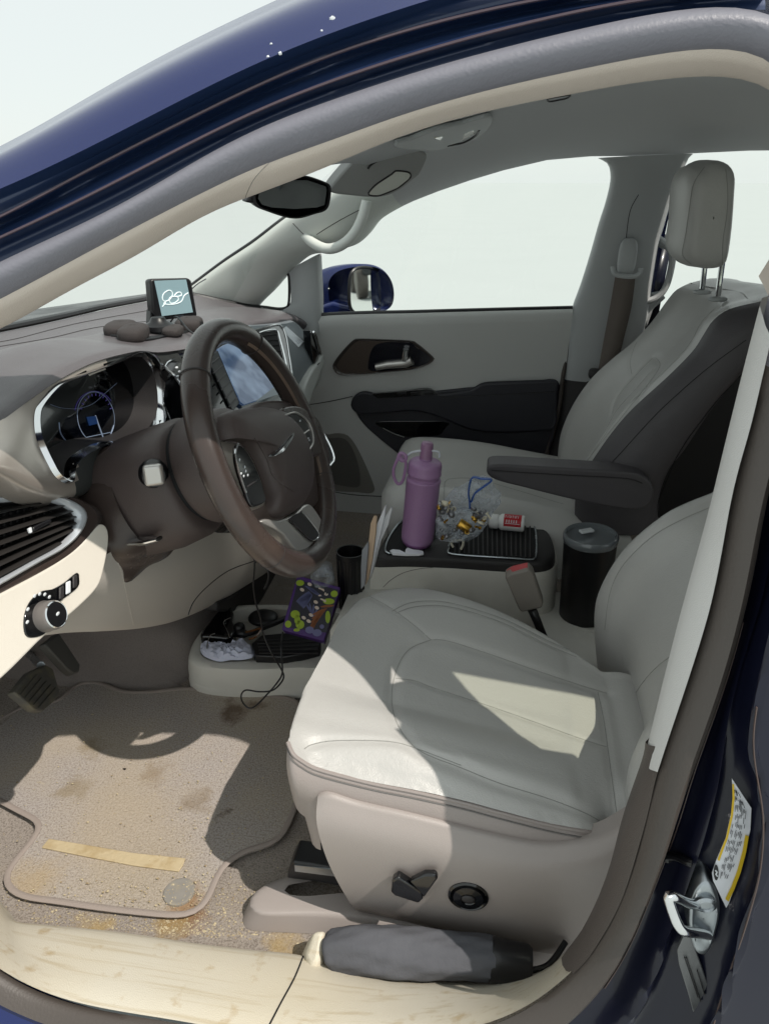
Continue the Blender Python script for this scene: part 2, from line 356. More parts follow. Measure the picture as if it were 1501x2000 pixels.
# raised cream end of the scuff plate beside the umbrella
T=[Z(590,1868,.445),Z(612,1820,.47),Z(632,1818,.475),Z(640,1826,.47),Z(625,1880,.45),Z(615,1906,.44)]
g=M(); g.prism([Z(584,1872,.42),Z(606,1828,.425),Z(652,1830,.425),Z(640,1905,.42),Z(612,1914,.42)],None,top=[Z(596,1866,.447),Z(612,1820,.470),Z(634,1816,.472),Z(622,1880,.452),Z(604,1892,.446)])
mk('scuff_plate_end',g,MT['sill'],van,bevel=.006,seg=3)
# painted jamb above the opening, with its pressed ribs, and the roof side
hd={'h1':[(-560,620),(-260,470),(0,373),(210,270),(392,175),(500,118),(593,82),(713,37),(826,2),(1000,-50),(1250,-90),(1501,-110)],
 'r1':[(-560,690),(-260,540),(0,434),(187,327),(420,214),(500,167),(666,100),(833,50),(1000,10),(1250,-30),(1501,-45)],
 'r2':[(-560,735),(-260,580),(0,471),(233,359),(500,217),(650,160),(833,100),(1000,55),(1200,8),(1350,-15),(1501,-20)],
 'h0':[(-560,565),(-260,420),(0,303),(187,187),(373,89),(560,3),(760,-85),(1000,-160),(1250,-200),(1501,-215)]}
def hc(k,off,dy=0,dz=0): return relax(cr([O(x,y+dy,off)+V((0,0,dz)) for x,y in hd[k]],70),30)
so70=relax(cr([O(x,y,.006) for x,y in so_[0]],70),8); sob=[p+V((0,.02,0)) for p in so70]
h1=hc('h1',-.012); r1=hc('r1',.012); r2=hc('r2',.012)
def L(a,b,t,y=0,z=0): return [p.lerp(q,t)+V((0,y,z)) for p,q in zip(a,b)]
def shift(a,y,z=0): return [p+V((0,y,z)) for p in a]
g=M(); cols=[h1,shift(h1,.014,-.004),L(h1,r1,.35,.010),L(h1,r1,.8,.006),shift(r1,-.006),L(r1,r2,.18,.010),L(r1,r2,.5,.004),L(r1,r2,.85,.0),shift(r2,-.008),L(r2,so70,.22,.012),L(r2,so70,.6,.016),sob]
rows=[cr([c[i] for c in cols],46) for i in range(70)]; g.grid(rows); mk('door_jamb',g,MT['paint_dk'],van,ang=70)
for nm,c in (('jamb_sealer',shift(r1,-.0085)),('jamb_sealer',shift(r2,-.0105))):
    g=M(); g.tube([p for p in c],.0022,6,flat=.6); mk(nm,g,mat('pinkish seam sealer','#54474f',.4),van)
h0=hc('h0',.05)
h0m=L(h0,h1,.5,-.012,.006)
top=[V((p.x,p.y+.16,p.z+.06)) for p in h0]; cen=[V((p.x-.04,-.25,p.z+.10)) for p in h0]
g=M(); g.grid([cr([a,b,c,d],20) for a,b,c,d in zip([h1[i] for i in range(70)],h0m,h0,[V((p.x-.01,p.y+.05,p.z+.016)) for p in h0])]); mk('roof_side_panel',g,MT['paint'],van,ang=70)
for (x,y,r) in((649,37,.0028),(652,66,.002),(547,104,.0018),(523,111,.0015),(530,86,.0012),(628,60,.0012)):   # chipped paint
    h=bvh(g).ray_cast(CC,ray(x,y).normalized())
    if h[0] is not None:
        q=M(); q.ell(h[0],r,.0008,r*.7,nu=8,nv=6,wob=.3); mk('paint_chip',q,MT['white_mark'],van)
# roof skin and headliner
xs=[.06,.12,.2,.35,.5,.7,1.0,1.5,2.1,2.6]
def atx(c,x):
    for a,b in zip(c,c[1:]):
        if a.x<=x<=b.x: return a.lerp(b,(x-a.x)/(b.x-a.x+1e-9))
    return V((x,c[-1].y,c[-1].z)) if x>c[-1].x else V((x,c[0].y,c[0].z))
g=M(); rows=[]
mono=[p for i,p in enumerate(h0)]
for x in xs:
    e=atx(mono,x); z=e.z+.0
    rows.append(cr([V((x,e.y+.05,z-.0)),V((x,-.42,z+.03)),V((x-.03,0,z+.05)),V((x,.42,z+.03)),V((x,-e.y-.03,z))],20))
g.grid(rows); mk('roof',g,MT['paint'],van,solid=.01,ang=70)
wtop=[(620,498),(633,496),(686,480),(713,460),(730,436),(743,426),(806,393),(900,358),(1000,328),(1083,310),(1143,305),(1173,308)]
PW=cr([O(x,y,-.06,1) for x,y in wtop],50)
zt=O(1501,293,-.06,1)
def pe(x):
    if x<PW[-1].x: return atx(PW,x)
    return V((x,PW[-1].y,PW[-1].z+(zt.z-PW[-1].z)*min(1,(x-PW[-1].x)/.35)))
HTm=HT[:NS[0]]
def headrow(x):
    e=atx(HTm,x); p=pe(x); zc=max(e.z,p.z)+.045
    return [e+V((0,.02,.008)),V((x,e.y+.12,e.z+.032)),V((x,-.25,zc-.005)),V((x,0,zc+.004)),V((x,.25,zc-.005)),V((x,p.y-.15,p.z+.024)),V((x,p.y-.04,p.z+.004)),p]
g=M(); xs2=[.05,.08,.14,.22,.3,.4,.5,.6,.7,.85,1.1,1.5,2.0,2.6]
rows=[cr(headrow(x),40) for x in xs2]; rows.insert(0,[q+V((-.01,0,.03)) for q in rows[0]])
g.grid(rows); mk('headliner',g,MT['headliner'],van,ang=70); HLB=bvh(g)
# left flank behind the opening, outer sill and lower body (also what the sun has to pass)
def flank(x,z0,z1,off=0,s=-1,n=6): return [V((x,(side(z0+(z1-z0)*i/(n-1))+off)*(-s if s>0 else 1),z0+(z1-z0)*i/(n-1))) for i in range(n)]
for s in(-1,1):
    x0=.66
    g=M(); g.grid([flank(x,.25,1.0,-.03,s,10) for x in (x0,1.2,1.9,2.8)]); mk('sliding_door_skin',g,MT['paint'],van,solid=.02,ang=60)
    g=M(); g.grid([flank(x,1.50,1.58,-.02,s,4) for x in (x0,1.2,1.9,2.8)]); mk('roof_rail',g,MT['paint'],van,solid=.02,ang=60)
    for a,b in((x0,.72),(1.42,1.52),(2.5,2.8)):
        g=M(); g.grid([flank(x,1.0,1.50,-.025,s,6) for x in(a,b)]); mk('window_pillar',g,MT['paint'],van,solid=.02,ang=60)
for s in(-1,1):
    g=M(); g.grid([flank(x,1.0,1.50,-.01,s,6) for x in(.72,1.42)]); mk('sliding_door_glass',g,GT if s<0 else GL,van)
g=M(); g.grid([[V((2.8,y,z)) for z in(.25,1.0,1.6)] for y in(-.85,0,.85)]); mk('tailgate',g,MT['paint'],van,solid=.02)
g=M(); g.grid([flank(x,.95,1.30,.075,-1,8) for x in(.60,.66)]); mk('sun_filler_lower',g,MT['trim_g'],van,solid=.01)  # added filler hidden behind the trim, keeps stray sun off the driver's seat
g=M(); g.grid([flank(x,1.25,1.62,.065,-1,8) for x in(.567,.62,.67)]); mk('sun_filler_upper',g,MT['trim_g'],van,solid=.01)  # second added filler, out of view, closes the sun gap below the roof
# jamb of the rear edge (right of the opening)
E=[(1575,680),(1572,850),(1545,1080),(1501,1240),(1468,1360),(1460,1440),(1466,1500),(1480,1560),(1486,1600),(1482,1660),(1472,1720),(1448,1800),(1416,1900),(1384,2000),(1330,2100)]
So=so_[1][-2:]+so_[2][1:]+[(1104,2000),(1010,2050)]
Ec=cr([O(x+10,y,-.028) for x,y in E],70); Sc=cr([O(x,y,.006) for x,y in So],70)
E2=cr([O(x+26,y,-.036) for x,y in E],70); E3=cr([O(x+48,y,-.030) for x,y in E],70); E4=[p+V((.25,.02,0)) for p in E3]
g=M(); rows=[]
for i,(a,b,c,d,e) in enumerate(zip(Sc,Ec,E2,E3,E4)):
    t=i/69; rg=.5+.1*math.sin(t*7)
    rows.append(cr([a+V((0,.03,0)),a+V((0,.002,0)),a.lerp(b,.12)+V((0,.028,0)),a.lerp(b,rg-.16)+V((0,.032,0)),a.lerp(b,rg)+V((0,.012,0)),a.lerp(b,rg+.13)+V((0,.030,0)),b+V((0,.022,0)),b,c,d,e],56))
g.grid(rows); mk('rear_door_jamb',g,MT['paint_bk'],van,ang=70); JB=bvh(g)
for pts in([(1452,1215),(1418,1335),(1344,1540),(1300,1676),(1230,1848),(1180,1928)],[(1476,1380),(1468,1440),(1474,1500),(1488,1570),(1492,1620),(1480,1720),(1456,1805),(1424,1900),(1392,2000)]):
    g=M(); g.tube(relax(on(JB,pts,40,.001),8),.0014,6,flat=.5); mk('jamb_sealer',g,mat('brown seam sealer','#584a46',.35),van)
# outer sill below the seal
g=M(); A=[p+V((0,.004,-.002)) for p in SO[-60:]]; rows=[]
for p in [q for q in A if q.x<.12]: rows.append(cr([p+V((0,.02,0)),p,p+V((0,-.03,-.03)),p+V((0,-.035,-.1)),p+V((0,0,-.2))],12))
g.grid(rows); mk('rocker_panel',g,MT['paint'],van,ang=70)
# passenger side: lower body and A-pillar outside, front floor, firewall
g=M(); g.grid([flank(x,.25,1.0,-.03,1,8) for x in(-1.3,-.6,0,.66)]); mk('passenger_door_skin',g,MT['paint'],van,solid=.02)
g=M(); g.grid([flank(x,.25,.95,-.03,-1,8) for x in(-1.6,-1.2,-.95,-.70)]); mk('front_fender',g,MT['paint'],van,solid=.02)
# ---------------------------------------------------------------- floor, firewall, tunnel
g=M(); rows=[]
for x,z in((-1.15,.95),(-.95,.72),(-.80,.52),(-.68,.415),(-.5,.398),(0,.398),(.6,.398),(1.4,.398),(2.7,.398)):
    rows.append([V((x,-.80+.08*i,z+(.004*math.sin(i*1.3+x*9)))) for i in range(21)])
g.grid(rows); mk('floor_carpet',g,MT['carpet'],van,ang=80)
g=M(); rows=[]
for x,h,wd in((-1.1,.95,.2),(-.8,.66,.2),(-.55,.58,.17),(-.34,.50,.15),(-.28,.42,.14)):
    rows.append(cr([V((x,-wd-.05,.40)),V((x,-wd,h-.06)),V((x,-wd+.05,h)),V((x,wd-.05,h)),V((x,wd,h-.06)),V((x,wd+.05,.40))],20))
g.grid(rows); mk('tunnel_carpet',g,MT['carpet_dk'],van,ang=80)
g=M(); g.grid([[V((x,-.835+.03*(x<-.9)+.012*i,.36+.14*i)) for i in range(6)] for x in(-1.15,-.9,-.78,-.66)]); mk('kick_panel',g,MT['dark'],van)
g=M(); g.grid([[V((-1.16,-.84+.12*i,.4+.2*j)) for j in range(4)] for i in range(15)]); mk('firewall',g,MT['dark'],van)
# pedals
def padpoly(px,x,th=(.02,0,-.01)): return [X(a,b,x) for a,b in px],th
g=M(); P=[X(28,1352,-.47),X(60,1312,-.49),X(90,1298,-.50),X(104,1305,-.50),X(118,1352,-.47),X(112,1365,-.46),X(85,1390,-.45),X(70,1388,-.45)]
g.prism(P,(-.02,.002,-.01)); pd=mk('brake_pedal',g,mat('worn black pedal rubber','#5a5853',.8,bump=[('n',90,.5)],var=[(30,.6,'#857c62',.45,.7)]),van,bevel=.004)
for k in range(5):
    q=M(); a=P[1].lerp(P[4],.15+.16*k); b=P[0].lerp(P[6],.15+.16*k); q.tube([a+V((.0025,0,.001)),b+V((.0025,0,.001))],.0016,6,flat=.5); mk('tread_rib',q,mat('pedal tread','#4a4843',.8),pd)
g=M(); g.tube([X(80,1300,-.52),X(60,1280,-.62),X(50,1255,-.75)],.008,8); mk('pedal_arm',g,MT['steel'],pd)
g=M(); P=[X(88,1258,-.50),X(116,1236,-.51),X(158,1298,-.47),X(156,1312,-.465),X(145,1317,-.465),X(133,1308,-.47)]
g.prism(P,(-.02,.002,-.01)); mk('accelerator_pedal',g,mat('worn pedal','#55534f',.75,bump=[('n',90,.5)]),van,bevel=.004)
# ---------------------------------------------------------------- dashboard
dash=empty('dashboard',(-.35,0,.9),van)
lip=[Y(-170,905,-.74),Y(-80,862,-.68),Y(0,815,-.60),Y(53,777,-.53),Y(120,732,-.45),Y(187,700,-.37),Y(253,683,-.29),Y(280,680,-.25),Y(307,683,-.21),Y(347,679,-.16),Y(379,672,-.11),X(430,650,-.245),X(478,634,-.25),X(537,626,-.25),X(577,623,-.245),X(600,634,-.225)]
rear=[V((-.50,-.76,1.08)),V((-.58,-.68,1.09)),V((-.63,-.60,1.10)),V((-.67,-.5,1.105)),V((-.69,-.40,1.11)),V((-.695,-.30,1.11)),V((-.69,-.20,1.11)),Z(-60,662,1.11),Z(0,650,1.11),Z(60,638,1.11),Z(130,623,1.11),Z(210,604,1.11),Z(292,588,1.11),Z(360,575,1.108),X(450,592,-.43),X(520,604,-.35)]
n=90; Lp=cr(lip,n); Rp=cr(rear,n)
rows=[]
for i,(a,b) in enumerate(zip(Lp,Rp)):
    t=i/(n-1); hump=.012*math.exp(-((t-.33)/.22)**2)
    m1=a.lerp(b,.12)+V((0,0,.010)); m2=a.lerp(b,.35)+V((0,0,.010+hump)); m3=a.lerp(b,.6)+V((0,0,-.006)); m4=a.lerp(b,.85)+V((0,0,-.004))
    rows.append(cr([a+V((-.012,0,-.014)),a,m1,m2,m3,m4,b,b+V((-.05,0,-.02))],34))
g=M(); g.grid(rows); k=int(.70*89)
g.mi=[0 if i//33<k else 1 for i in range(len(g.f))]
mk('dash_top',g,[MT['dash'],MT['dash']],dash,ang=70); DTB=bvh(g)
for pts in([(0,677),(100,660),(187,640),(290,628),(330,633)],[(0,668),(40,660),(150,632),(293,606)]):
    q=M(); q.tube(on(DTB,pts,50,.0003),.0012,6,flat=.6); mk('dash_crease',q,MT['dark'],dash)
# front sealing strip under the windscreen
q=M(); q.tube([p+V((-.02,0,.004)) for p in Rp],.012,8,flat=.6); mk('windscreen_seal',q,MT['black'],van)
# driver's fascia: satin surround of the instruments, dark towards the centre
bot=[Y(-170,960,-.74),X(-80,915,-.205),X(0,921,-.205),X(70,956,-.213),X(140,967,-.225),X(200,940,-.24),X(260,900,-.25),X(320,880,-.25),X(380,870,-.24),X(400,800,-.22)]
lp2=[p+V((-.004,0,-.003)) for p in lip[:10]]
A=cr(lp2,60); B=cr(bot,60)
rows=[cr([a,a.lerp(b,.3)+V((.006,0,0)),a.lerp(b,.7)+V((.008,0,0)),b,b+V((-.03,0,-.02))],24) for a,b in zip(A,B)]
g=M(); g.grid(rows); FB=bvh(g)
# cut the instrument opening through the fascia along its traced outline
bez=[(73,807),(80,791),(99,767),(117,751),(149,737),(192,721),(232,705),(267,691),(283,690),(301,700),(315,721),(323,748),(326,775),(325,799),(317,823),(301,844),(280,857),(256,865),(227,865),(197,871),(171,884),(150,899),(140,915),(136,941),(112,928),(95,900),(77,860),(72,833)]
def proj(p): d=p-CC; z=d.dot(F); return (750.5+FPX*d.dot(R)/z,1000-FPX*d.dot(U)/z)
def inside(pt,poly):
    x,y=pt;c=False;j=len(poly)-1
    for i in range(len(poly)):
        a,b=poly[i];e,f=poly[j]
        if (b>y)!=(f>y) and x<(e-a)*(y-b)/(f-b)+a: c=not c
        j=i
    return c
keepf=[];keepm=[]
for f in g.f:
    c=sum((g.v[i] for i in f),V())/len(f)
    if not inside(proj(c),bez): keepf.append(f); px=proj(c); keepm.append(1 if (px[0]>205 or (px[0]>150 and px[1]>870)) else 0)
g.f=keepf; g.mi=keepm
mk('instrument_surround',g,[MT['satin_p'],mat('dark grey fascia','#3a3d3d',.4,bump=[('v',900,.2)])],dash,ang=70)
bz=on(FB,bez,110,.002,closed=True); ctr=sum(bz,V())/len(bz)
g=M(); o_=[ctr+(p-ctr)*1.035+V((-.001,0,0)) for p in bz]; i_=[ctr+(p-ctr)*.985+V((.003,0,0)) for p in bz]; i2=[ctr+(p-ctr)*.955+V((-.014,0,0)) for p in bz]
g.grid([o_,[a.lerp(b,.5)+V((.004,0,.001)) for a,b in zip(o_,i_)],i_,i2],cv=True); mk('instrument_bezel',g,MT['chrome'],dash,ang=70)
dn=[ctr+(p-ctr)*.93+V((-.055,0,.002)) for p in bz]
g=M(); g.grid([i2,[a.lerp(b,.5) for a,b in zip(i2,dn)],dn],cv=True); mk('instrument_cowl',g,MT['dark'],dash,ang=70)
cl=M(); b0=len(dn); cl.v=dn[:]+[sum(dn,V())/len(dn)]; cl.f=[[i,(i+1)%b0,b0] for i in range(b0)]; cl.mi=[0]*b0
lens=mk('instrument_display',cl,mat('black glass display','#05070d',.06,coat=.6),dash,flat=False); LB=bvh(cl)
MG=mat('dim gauge marking','#8fa0b8',.4,emit=((.35,.45,.7,1),.05)); MB_=mat('violet gauge marking','#3c386e',.4,emit=((.2,.15,.7,1),.10))
def ring(cx,cy,rx,ry,a0,a1,rot=0):
    return [(cx+rx*math.cos(math.radians(a))*math.cos(rot)-ry*math.sin(math.radians(a))*math.sin(rot),cy+rx*math.cos(math.radians(a))*math.sin(rot)+ry*math.sin(math.radians(a))*math.cos(rot)) for a in range(a0,a1+1,10)]
for pts,r_,mm in((ring(187,815,36,50,0,360,-.15),.0006,MG),(ring(186,812,40,48,200,330,-.15),.0006,MB_),([(115,825),(118,845),(130,862),(143,863)],.0008,MG),([(165,870),(175,874),(190,872)],.0007,MG),([(98,790),(120,797),(150,798),(180,789),(205,768),(228,748)],.0005,MG),([(213,860),(217,845),(222,830)],.0008,MG),([(186,812),(198,846),(204,862)],.0016,MG)):
    h=on(LB,pts,40,.0006)
    if len(h)>3: q=M(); q.tube(h,r_,5,flat=.5); mk('gauge_marking',q,mm,lens)
for k in range(11):
    a=math.radians(200+k*14); h=on(LB,[(187+33*math.cos(a),812+44*math.sin(a)),(187+29*math.cos(a),812+39*math.sin(a))],3,.0006)
    if len(h)==3: q=M(); q.tube(h,.0006,5); mk('gauge_tick',q,MB_,lens)
q=M(); h=[LB.ray_cast(CC,ray(a,b).normalized())[0] for a,b in((168,815),(186,813),(190,828),(173,832))]
if None not in h: q.prism([p+V((.001,0,.0005)) for p in h],(.0004,0,0)); mk('gauge_readout',q,mat('blue readout','#14264a',.3,emit=((.02,.08,.25,1),.12)),lens)
# centre stack
N1=V((.2,0,.18)).normalized(); P0=V((-.21,0,1.08))
def S1(x,y,o=0): return PL(x,y,P0+N1*o,N1)
so1=[(322,716),(335,703),(380,686),(430,668),(500,645),(540,634),(552,640),(560,662),(566,700),(576,760),(596,800),(618,825),(640,862),(650,885),(652,898),(644,910),(600,960),(540,1000),(440,1000),(400,900),(372,800),(350,745),(333,725)]
g=M(); P=cr([S1(x,y,-.004) for x,y in so1],80,True); g.prism(P,-N1*.05); mk('centre_stack',g,MT['piano'],dash,bevel=.004,seg=3); 
g=M(); g.tube(cr([S1(x,y,-.003) for x,y in so1],120,True),.0022,8,closed=True); mk('stack_trim',g,MT['chrome'],dash)
g=M(); g.prism([S1(x,y,-.003) for x,y in[(402,700),(424,686),(468,786),(452,806)]],N1*.004); vn=mk('centre_vent',g,MT['black'],dash,bevel=.001)
for k in range(6):
    t=(k+.5)/6; a=S1(405+47*t,705+98*t,.003); b=S1(424+42*t,690+95*t,.003); q=M(); q.tube([a,b],.002,6,flat=.4); mk('slat',q,MT['dark'],vn)
scrp=[(422,684),(433,677),(500,655),(528,690),(560,755),(552,768),(474,794),(466,789)]
g=M(); g.prism([S1(x,y,-.002) for x,y in scrp],N1*.005)
scm=bpy.data.materials.new('touch screen'); scm.use_nodes=True; t=scm.node_tree; b=t.nodes['Principled BSDF']; b.inputs['Roughness'].default_value=.08
tc=t.nodes.new('ShaderNodeTexCoord'); nz=t.nodes.new('ShaderNodeTexNoise'); nz.inputs['Scale'].default_value=18; rp=t.nodes.new('ShaderNodeValToRGB')
rp.color_ramp.elements[0].position=.4; rp.color_ramp.elements[0].color=hx('#3c4f6c'); rp.color_ramp.elements[1].position=.66; rp.color_ramp.elements[1].color=hx('#7a8ea8')
t.links.new(tc.outputs['Object'],nz.inputs[0]); t.links.new(nz.outputs[0],rp.inputs[0]); t.links.new(rp.outputs[0],b.inputs['Base Color']); t.links.new(rp.outputs[0],b.inputs['Emission Color']); b.inputs['Emission Strength'].default_value=.35
scr=mk('touch_screen',g,scm,dash,bevel=.001)
q=M(); q.prism([S1(x,y,.0035) for x,y in[(470,795),(552,768),(562,758),(568,772),(560,782),(478,812)]],N1*.002); mk('screen_footer',q,mat('dark green display strip','#1c2a26',.2),dash)
q=M(); q.prism([S1(x,y,.004) for x,y in[(500,783),(536,756),(548,776),(508,796)]],N1*.0015); mk('display_strip',q,mat('grey blue display','#5f707c',.2),dash)
for a in((345,718),(347,735),(351,726)):
    q=M(); q.ell(S1(a[0],a[1],.002),.0025,.004,.002); mk('stack_button',q,MT['white_mark'],dash)
for a in((632,858),(636,880),(600,880)):
    q=M(); q.ell(S1(a[0],a[1],.0),.002,.005,.002); mk('stack_button',q,MT['white_mark'],dash)
q=M(); q.lathe(S1(590,900,0),N1,[(0,.022),(.016,.022),(.019,.019),(.021,0)],30); mk('rotary_shifter',q,MT['chrome'],dash)
# passenger vents in the middle of the dash
vo=[(487,640),(540,634),(551,640),(557,665),(566,705),(560,722),(552,700),(520,660)]
g=M(); g.prism([S1(x,y,.004) for x,y in[(505,652),(538,646),(548,690),(556,720),(545,712)]],N1*.003); vn=mk('centre_vent',g,MT['shadow'],dash)
g=M(); g.tube([S1(x,y,.007) for x,y in[(500,652),(520,645),(540,645),(547,665),(556,700),(560,722)]],.0022,8,sm=30); mk('vent_frame',g,MT['chrome'],vn)
for k in range(5):
    q=M(); q.tube([S1(512+6*k,656+9*k,.008),S1(541+2.5*k,652+11*k,.008)],.0016,6,flat=.5); mk('slat',q,MT['black'],vn)
# passenger fascia
yl=[.10,.2,.35,.5,.6,.655,.68]; rows=[]
for j,y in enumerate(yl):
    sh=[0,0,0,0,.0,-.02,-.06][j]
    l=interp(y,[(.10,0),(.2,0),(.44,.0),(.61,0),(.7,0)])
    lz=interp(y,[(.1,1.105),(.2,1.098),(.437,1.06),(.614,1.04),(.68,1.02)]); dz=[0,0,0,0,0,-.008,-.03][j]
    rows.append(cr([V((-.30+sh,y,lz+.004+dz)),V((-.245+sh,y,lz-.004+dz)),V((-.215+sh,y,lz-.03+dz)),V((-.19+sh,y,.98)),V((-.18+sh,y,.93)),V((-.20+sh,y,.885)),V((-.26+sh,y,.87))],30))
g=M(); g.grid([cr([r[i] for r in rows],40) for i in range(30)]); mk('passenger_fascia',g,MT['dash_r'],dash,ang=70); PFB=bvh(g)
q=M(); h=[PFB.ray_cast(CC,ray(a,b).normalized()) for a,b in((549,645),(558,638),(592,668),(582,679))]
if all(x[0] for x in h): q.prism([x[0]+V((.001,0,.001)) for x in h],(.0006,0,.0003)); st=mk('airbag_label',q,mat('white label','#e6ecf2',.5),dash)
if all(x[0] for x in h):
    P=[x[0]+V((.0022,0,.0014)) for x in h]
    for u,v_,l in((.1,.3,.05),(.4,.3,.12),(.4,.5,.16),(.45,.7,.1),(.72,.3,.18),(.75,.5,.15),(.75,.7,.18)):
        f=lambda a,b_:P[0].lerp(P[3],a).lerp(P[1].lerp(P[2],a),b_)
        q=M(); q.tube([f(u,v_),f(u+l,v_)],.0006,4); mk('print_line',q,mat('grey print','#8a93a8',.6),st)
# end vent and cream lower edge of the passenger fascia
g=M(); P=cr([X(x,y,-.172) for x,y in[(606,645),(613,650),(619,668),(626,690),(626,700),(618,712),(612,700),(608,672)]],30,True); g.prism(P,(-.02,0,0)); vn=mk('end_vent',g,MT['piano'],dash,bevel=.002)
g=M(); g.tube([X(x,y,-.168) for x,y in[(612,648),(618,660),(626,690),(627,702),(618,714)]],.003,8,sm=20); mk('vent_frame',g,MT['chrome'],vn)
g=M(); P=cr([X(x,y,-.165) for x,y in[(630,690),(634,707),(625,733),(612,765),(603,790),(594,772),(600,744),(614,718),(624,706)]],40,True); g.prism(P,(-.06,0,0)); mk('fascia_edge_trim',g,MT['dash_lt'],dash,bevel=.006,seg=3)
g=M(); g.grid([cr([V((-.19,y,.90)),V((-.20,y,.84)),V((-.30,y,.76)),V((-.5,y,.70))],14) for y in(.10,.4,.68)]); mk('glovebox',g,MT['dash_lt'],dash,ang=70)
# lower stack down to the bin
g=M(); g.prism([X(x,y,-.25) for x,y in[(470,1060),(640,1040),(690,1120),(690,1200),(425,1195),(425,1176),(470,1152),(500,1128)]],(-.05,0,0)); mk('stack_lower_cover',g,MT['dark'],dash,bevel=.006)
g=M(); g.prism([S1(x,y,-.03) for x,y in[(575,950),(640,900),(615,1000),(585,1050),(565,1020)]],-N1*.1); mk('stack_base',g,MT['dark'],dash,bevel=.01)
# left fascia: vent, brown surround, cream switch panel
nL=V((1,-.10,.35)).normalized(); pL=V((-.215,-.6,.96))
def L1(x,y,o=0): return PL(x,y,pL+nL*o,nL)
fr=[(-120,955),(-40,965),(0,972),(50,970),(110,972),(145,985),(162,1000),(164,1018),(150,1045),(120,1072),(70,1100),(0,1140),(-120,1205)]
vn=empty('side_vent',L1(60,1040),dash)
P=cr([L1(x,y,0) for x,y in[(-200,930),(-100,925),(0,921),(70,946),(140,965),(185,985),(204,1000),(206,1018),(180,1058),(140,1095),(70,1130),(0,1165),(-200,1260)]],100,True); Q=cr([L1(x,y,0) for x,y in fr],100,True)
k0=min(range(100),key=lambda k:sum((P[i]-Q[(i+k)%100]).length for i in range(0,100,5))); Q=[Q[(i+k0)%100] for i in range(100)]
g=M(); g.grid([[p-nL*.08 for p in P],[p-nL*.012 for p in P],[p.lerp(q,.08)-nL*.003 for p,q in zip(P,Q)],[p.lerp(q,.5) for p,q in zip(P,Q)],[q+(q-p)*.02-nL*.001 for p,q in zip(P,Q)]],cv=True); mk('vent_surround',g,MT['wheel'],dash,ang=80)
g=M(); o1=cr([L1(x,y,.003) for x,y in fr],100,True); c0=sum(o1,V())/100
sc=lambda P,k,off:[c0+(p-c0)*k+nL*off for p in P]
g.grid([sc(o1,1.05,-.012),sc(o1,1.02,.003),sc(o1,.97,.006),sc(o1,.90,.002),sc(o1,.89,-.03)],cv=True); mk('vent_frame',g,mat('bright satin frame','#c5cad0',.3,.35),vn,ang=70)
g=M(); g.grid([sc(o1,.955,.001),sc(o1,.90,-.003),sc(o1,.87,-.03)],cv=True); mk('vent_inner_frame',g,MT['dark'],vn,ang=70)
g=M(); q=sc(o1,.93,-.028); g.v=q+[sum(q,V())/len(q)]; g.f=[[i,(i+1)%100,100] for i in range(100)]; g.mi=[0]*100; mk('vent_cavity',g,MT['shadow'],vn)
ln=[((-60,1002),(140,990)),((-60,1030),(146,1000)),((-60,1062),(140,1016)),((-60,1092),(126,1040)),((-60,1122),(112,1058)),((-60,1150),(90,1080))]
ln=[((-60,1012),(70,982)),((-60,1034),(118,986)),((-60,1057),(136,996)),((-60,1080),(140,1008)),((-60,1103),(140,1020)),((-60,1126),(134,1034)),((-60,1149),(110,1060))]
for a,b in ln:
    g=M(); g.tube([L1(*a,-.006),L1(*b,-.006)],.0105,8,flat=.17,up=(0,.25,1)); mk('slat',g,mat('slat grey','#2e2c2b',.4),vn)
for k in range(11):
    g=M(); x=-5+13*k; g.tube([L1(x,1005-.25*x,-.022),L1(x,1112-.5*x,-.022)],.0015,6); mk('guide_vane',g,MT['dark'],vn)
g=M(); g.prism([L1(x,y,-.004) for x,y in[(52,1032),(88,1015),(92,1022),(56,1042)]],nL*.01); mk('vent_thumb_tab',g,MT['black'],vn,bevel=.002)
g=M(); g.prism([L1(x,y,.004) for x,y in[(52,1033),(58,1030),(60,1041),(55,1043)]],nL*.004); mk('vent_tab_tip',g,MT['white_mark'],vn,bevel=.001)
pan=[(-200,1275),(-100,1215),(0,1160),(90,1112),(150,1070),(196,1022),(204,1022),(213,1034),(212,1070),(200,1128),(190,1150),(150,1190),(90,1240),(40,1290),(0,1328),(-200,1500)]
g=M(); P=relax(cr([L1(x,y,.0) for x,y in pan],110,True),2); g.prism(P,-nL*.04); mk('switch_panel',g,MT['cream'],dash,bevel=.010,seg=4)
g=M(); P=cr([L1(x,y,.002) for x,y in[(152,1118),(156,1130),(152,1148),(112,1180),(108,1195),(100,1222),(85,1240),(60,1245),(50,1236),(49,1205),(60,1175),(82,1155),(105,1150),(128,1137)]],60,True); g.prism(P,-nL*.01)
sw=empty('light_switch',L1(90,1200),dash)
mk('switch_plate',g,MT['piano'],sw,bevel=.001)
kc=L1(90,1204,.002); g=M(); g.lathe(kc,nL,[(0,-.0),(.0195,0),(.0185,.004),(.0178,.014),(.0172,.0165),(.0155,.0175)],40); mk('knob',g,mat('grey knob','#6a6664',.35),sw,ang=50)
g=M(); g.lathe(kc,nL,[(.0155,.0172),(.0150,.0178),(0,.018)],40); mk('knob_face',g,MT['black'],sw)
g=M(); g.lathe(kc,nL,[(.0166,.017),(.0155,.0184),(.0150,.0178)],40); mk('knob_ring',g,MT['chrome'],sw)
g=M(); g.ell(kc+nL*.0185+V((0,.001,0)),.001,.0035,.0022,nu=12,nv=8); mk('switch_mark',g,MT['white_mark'],sw)
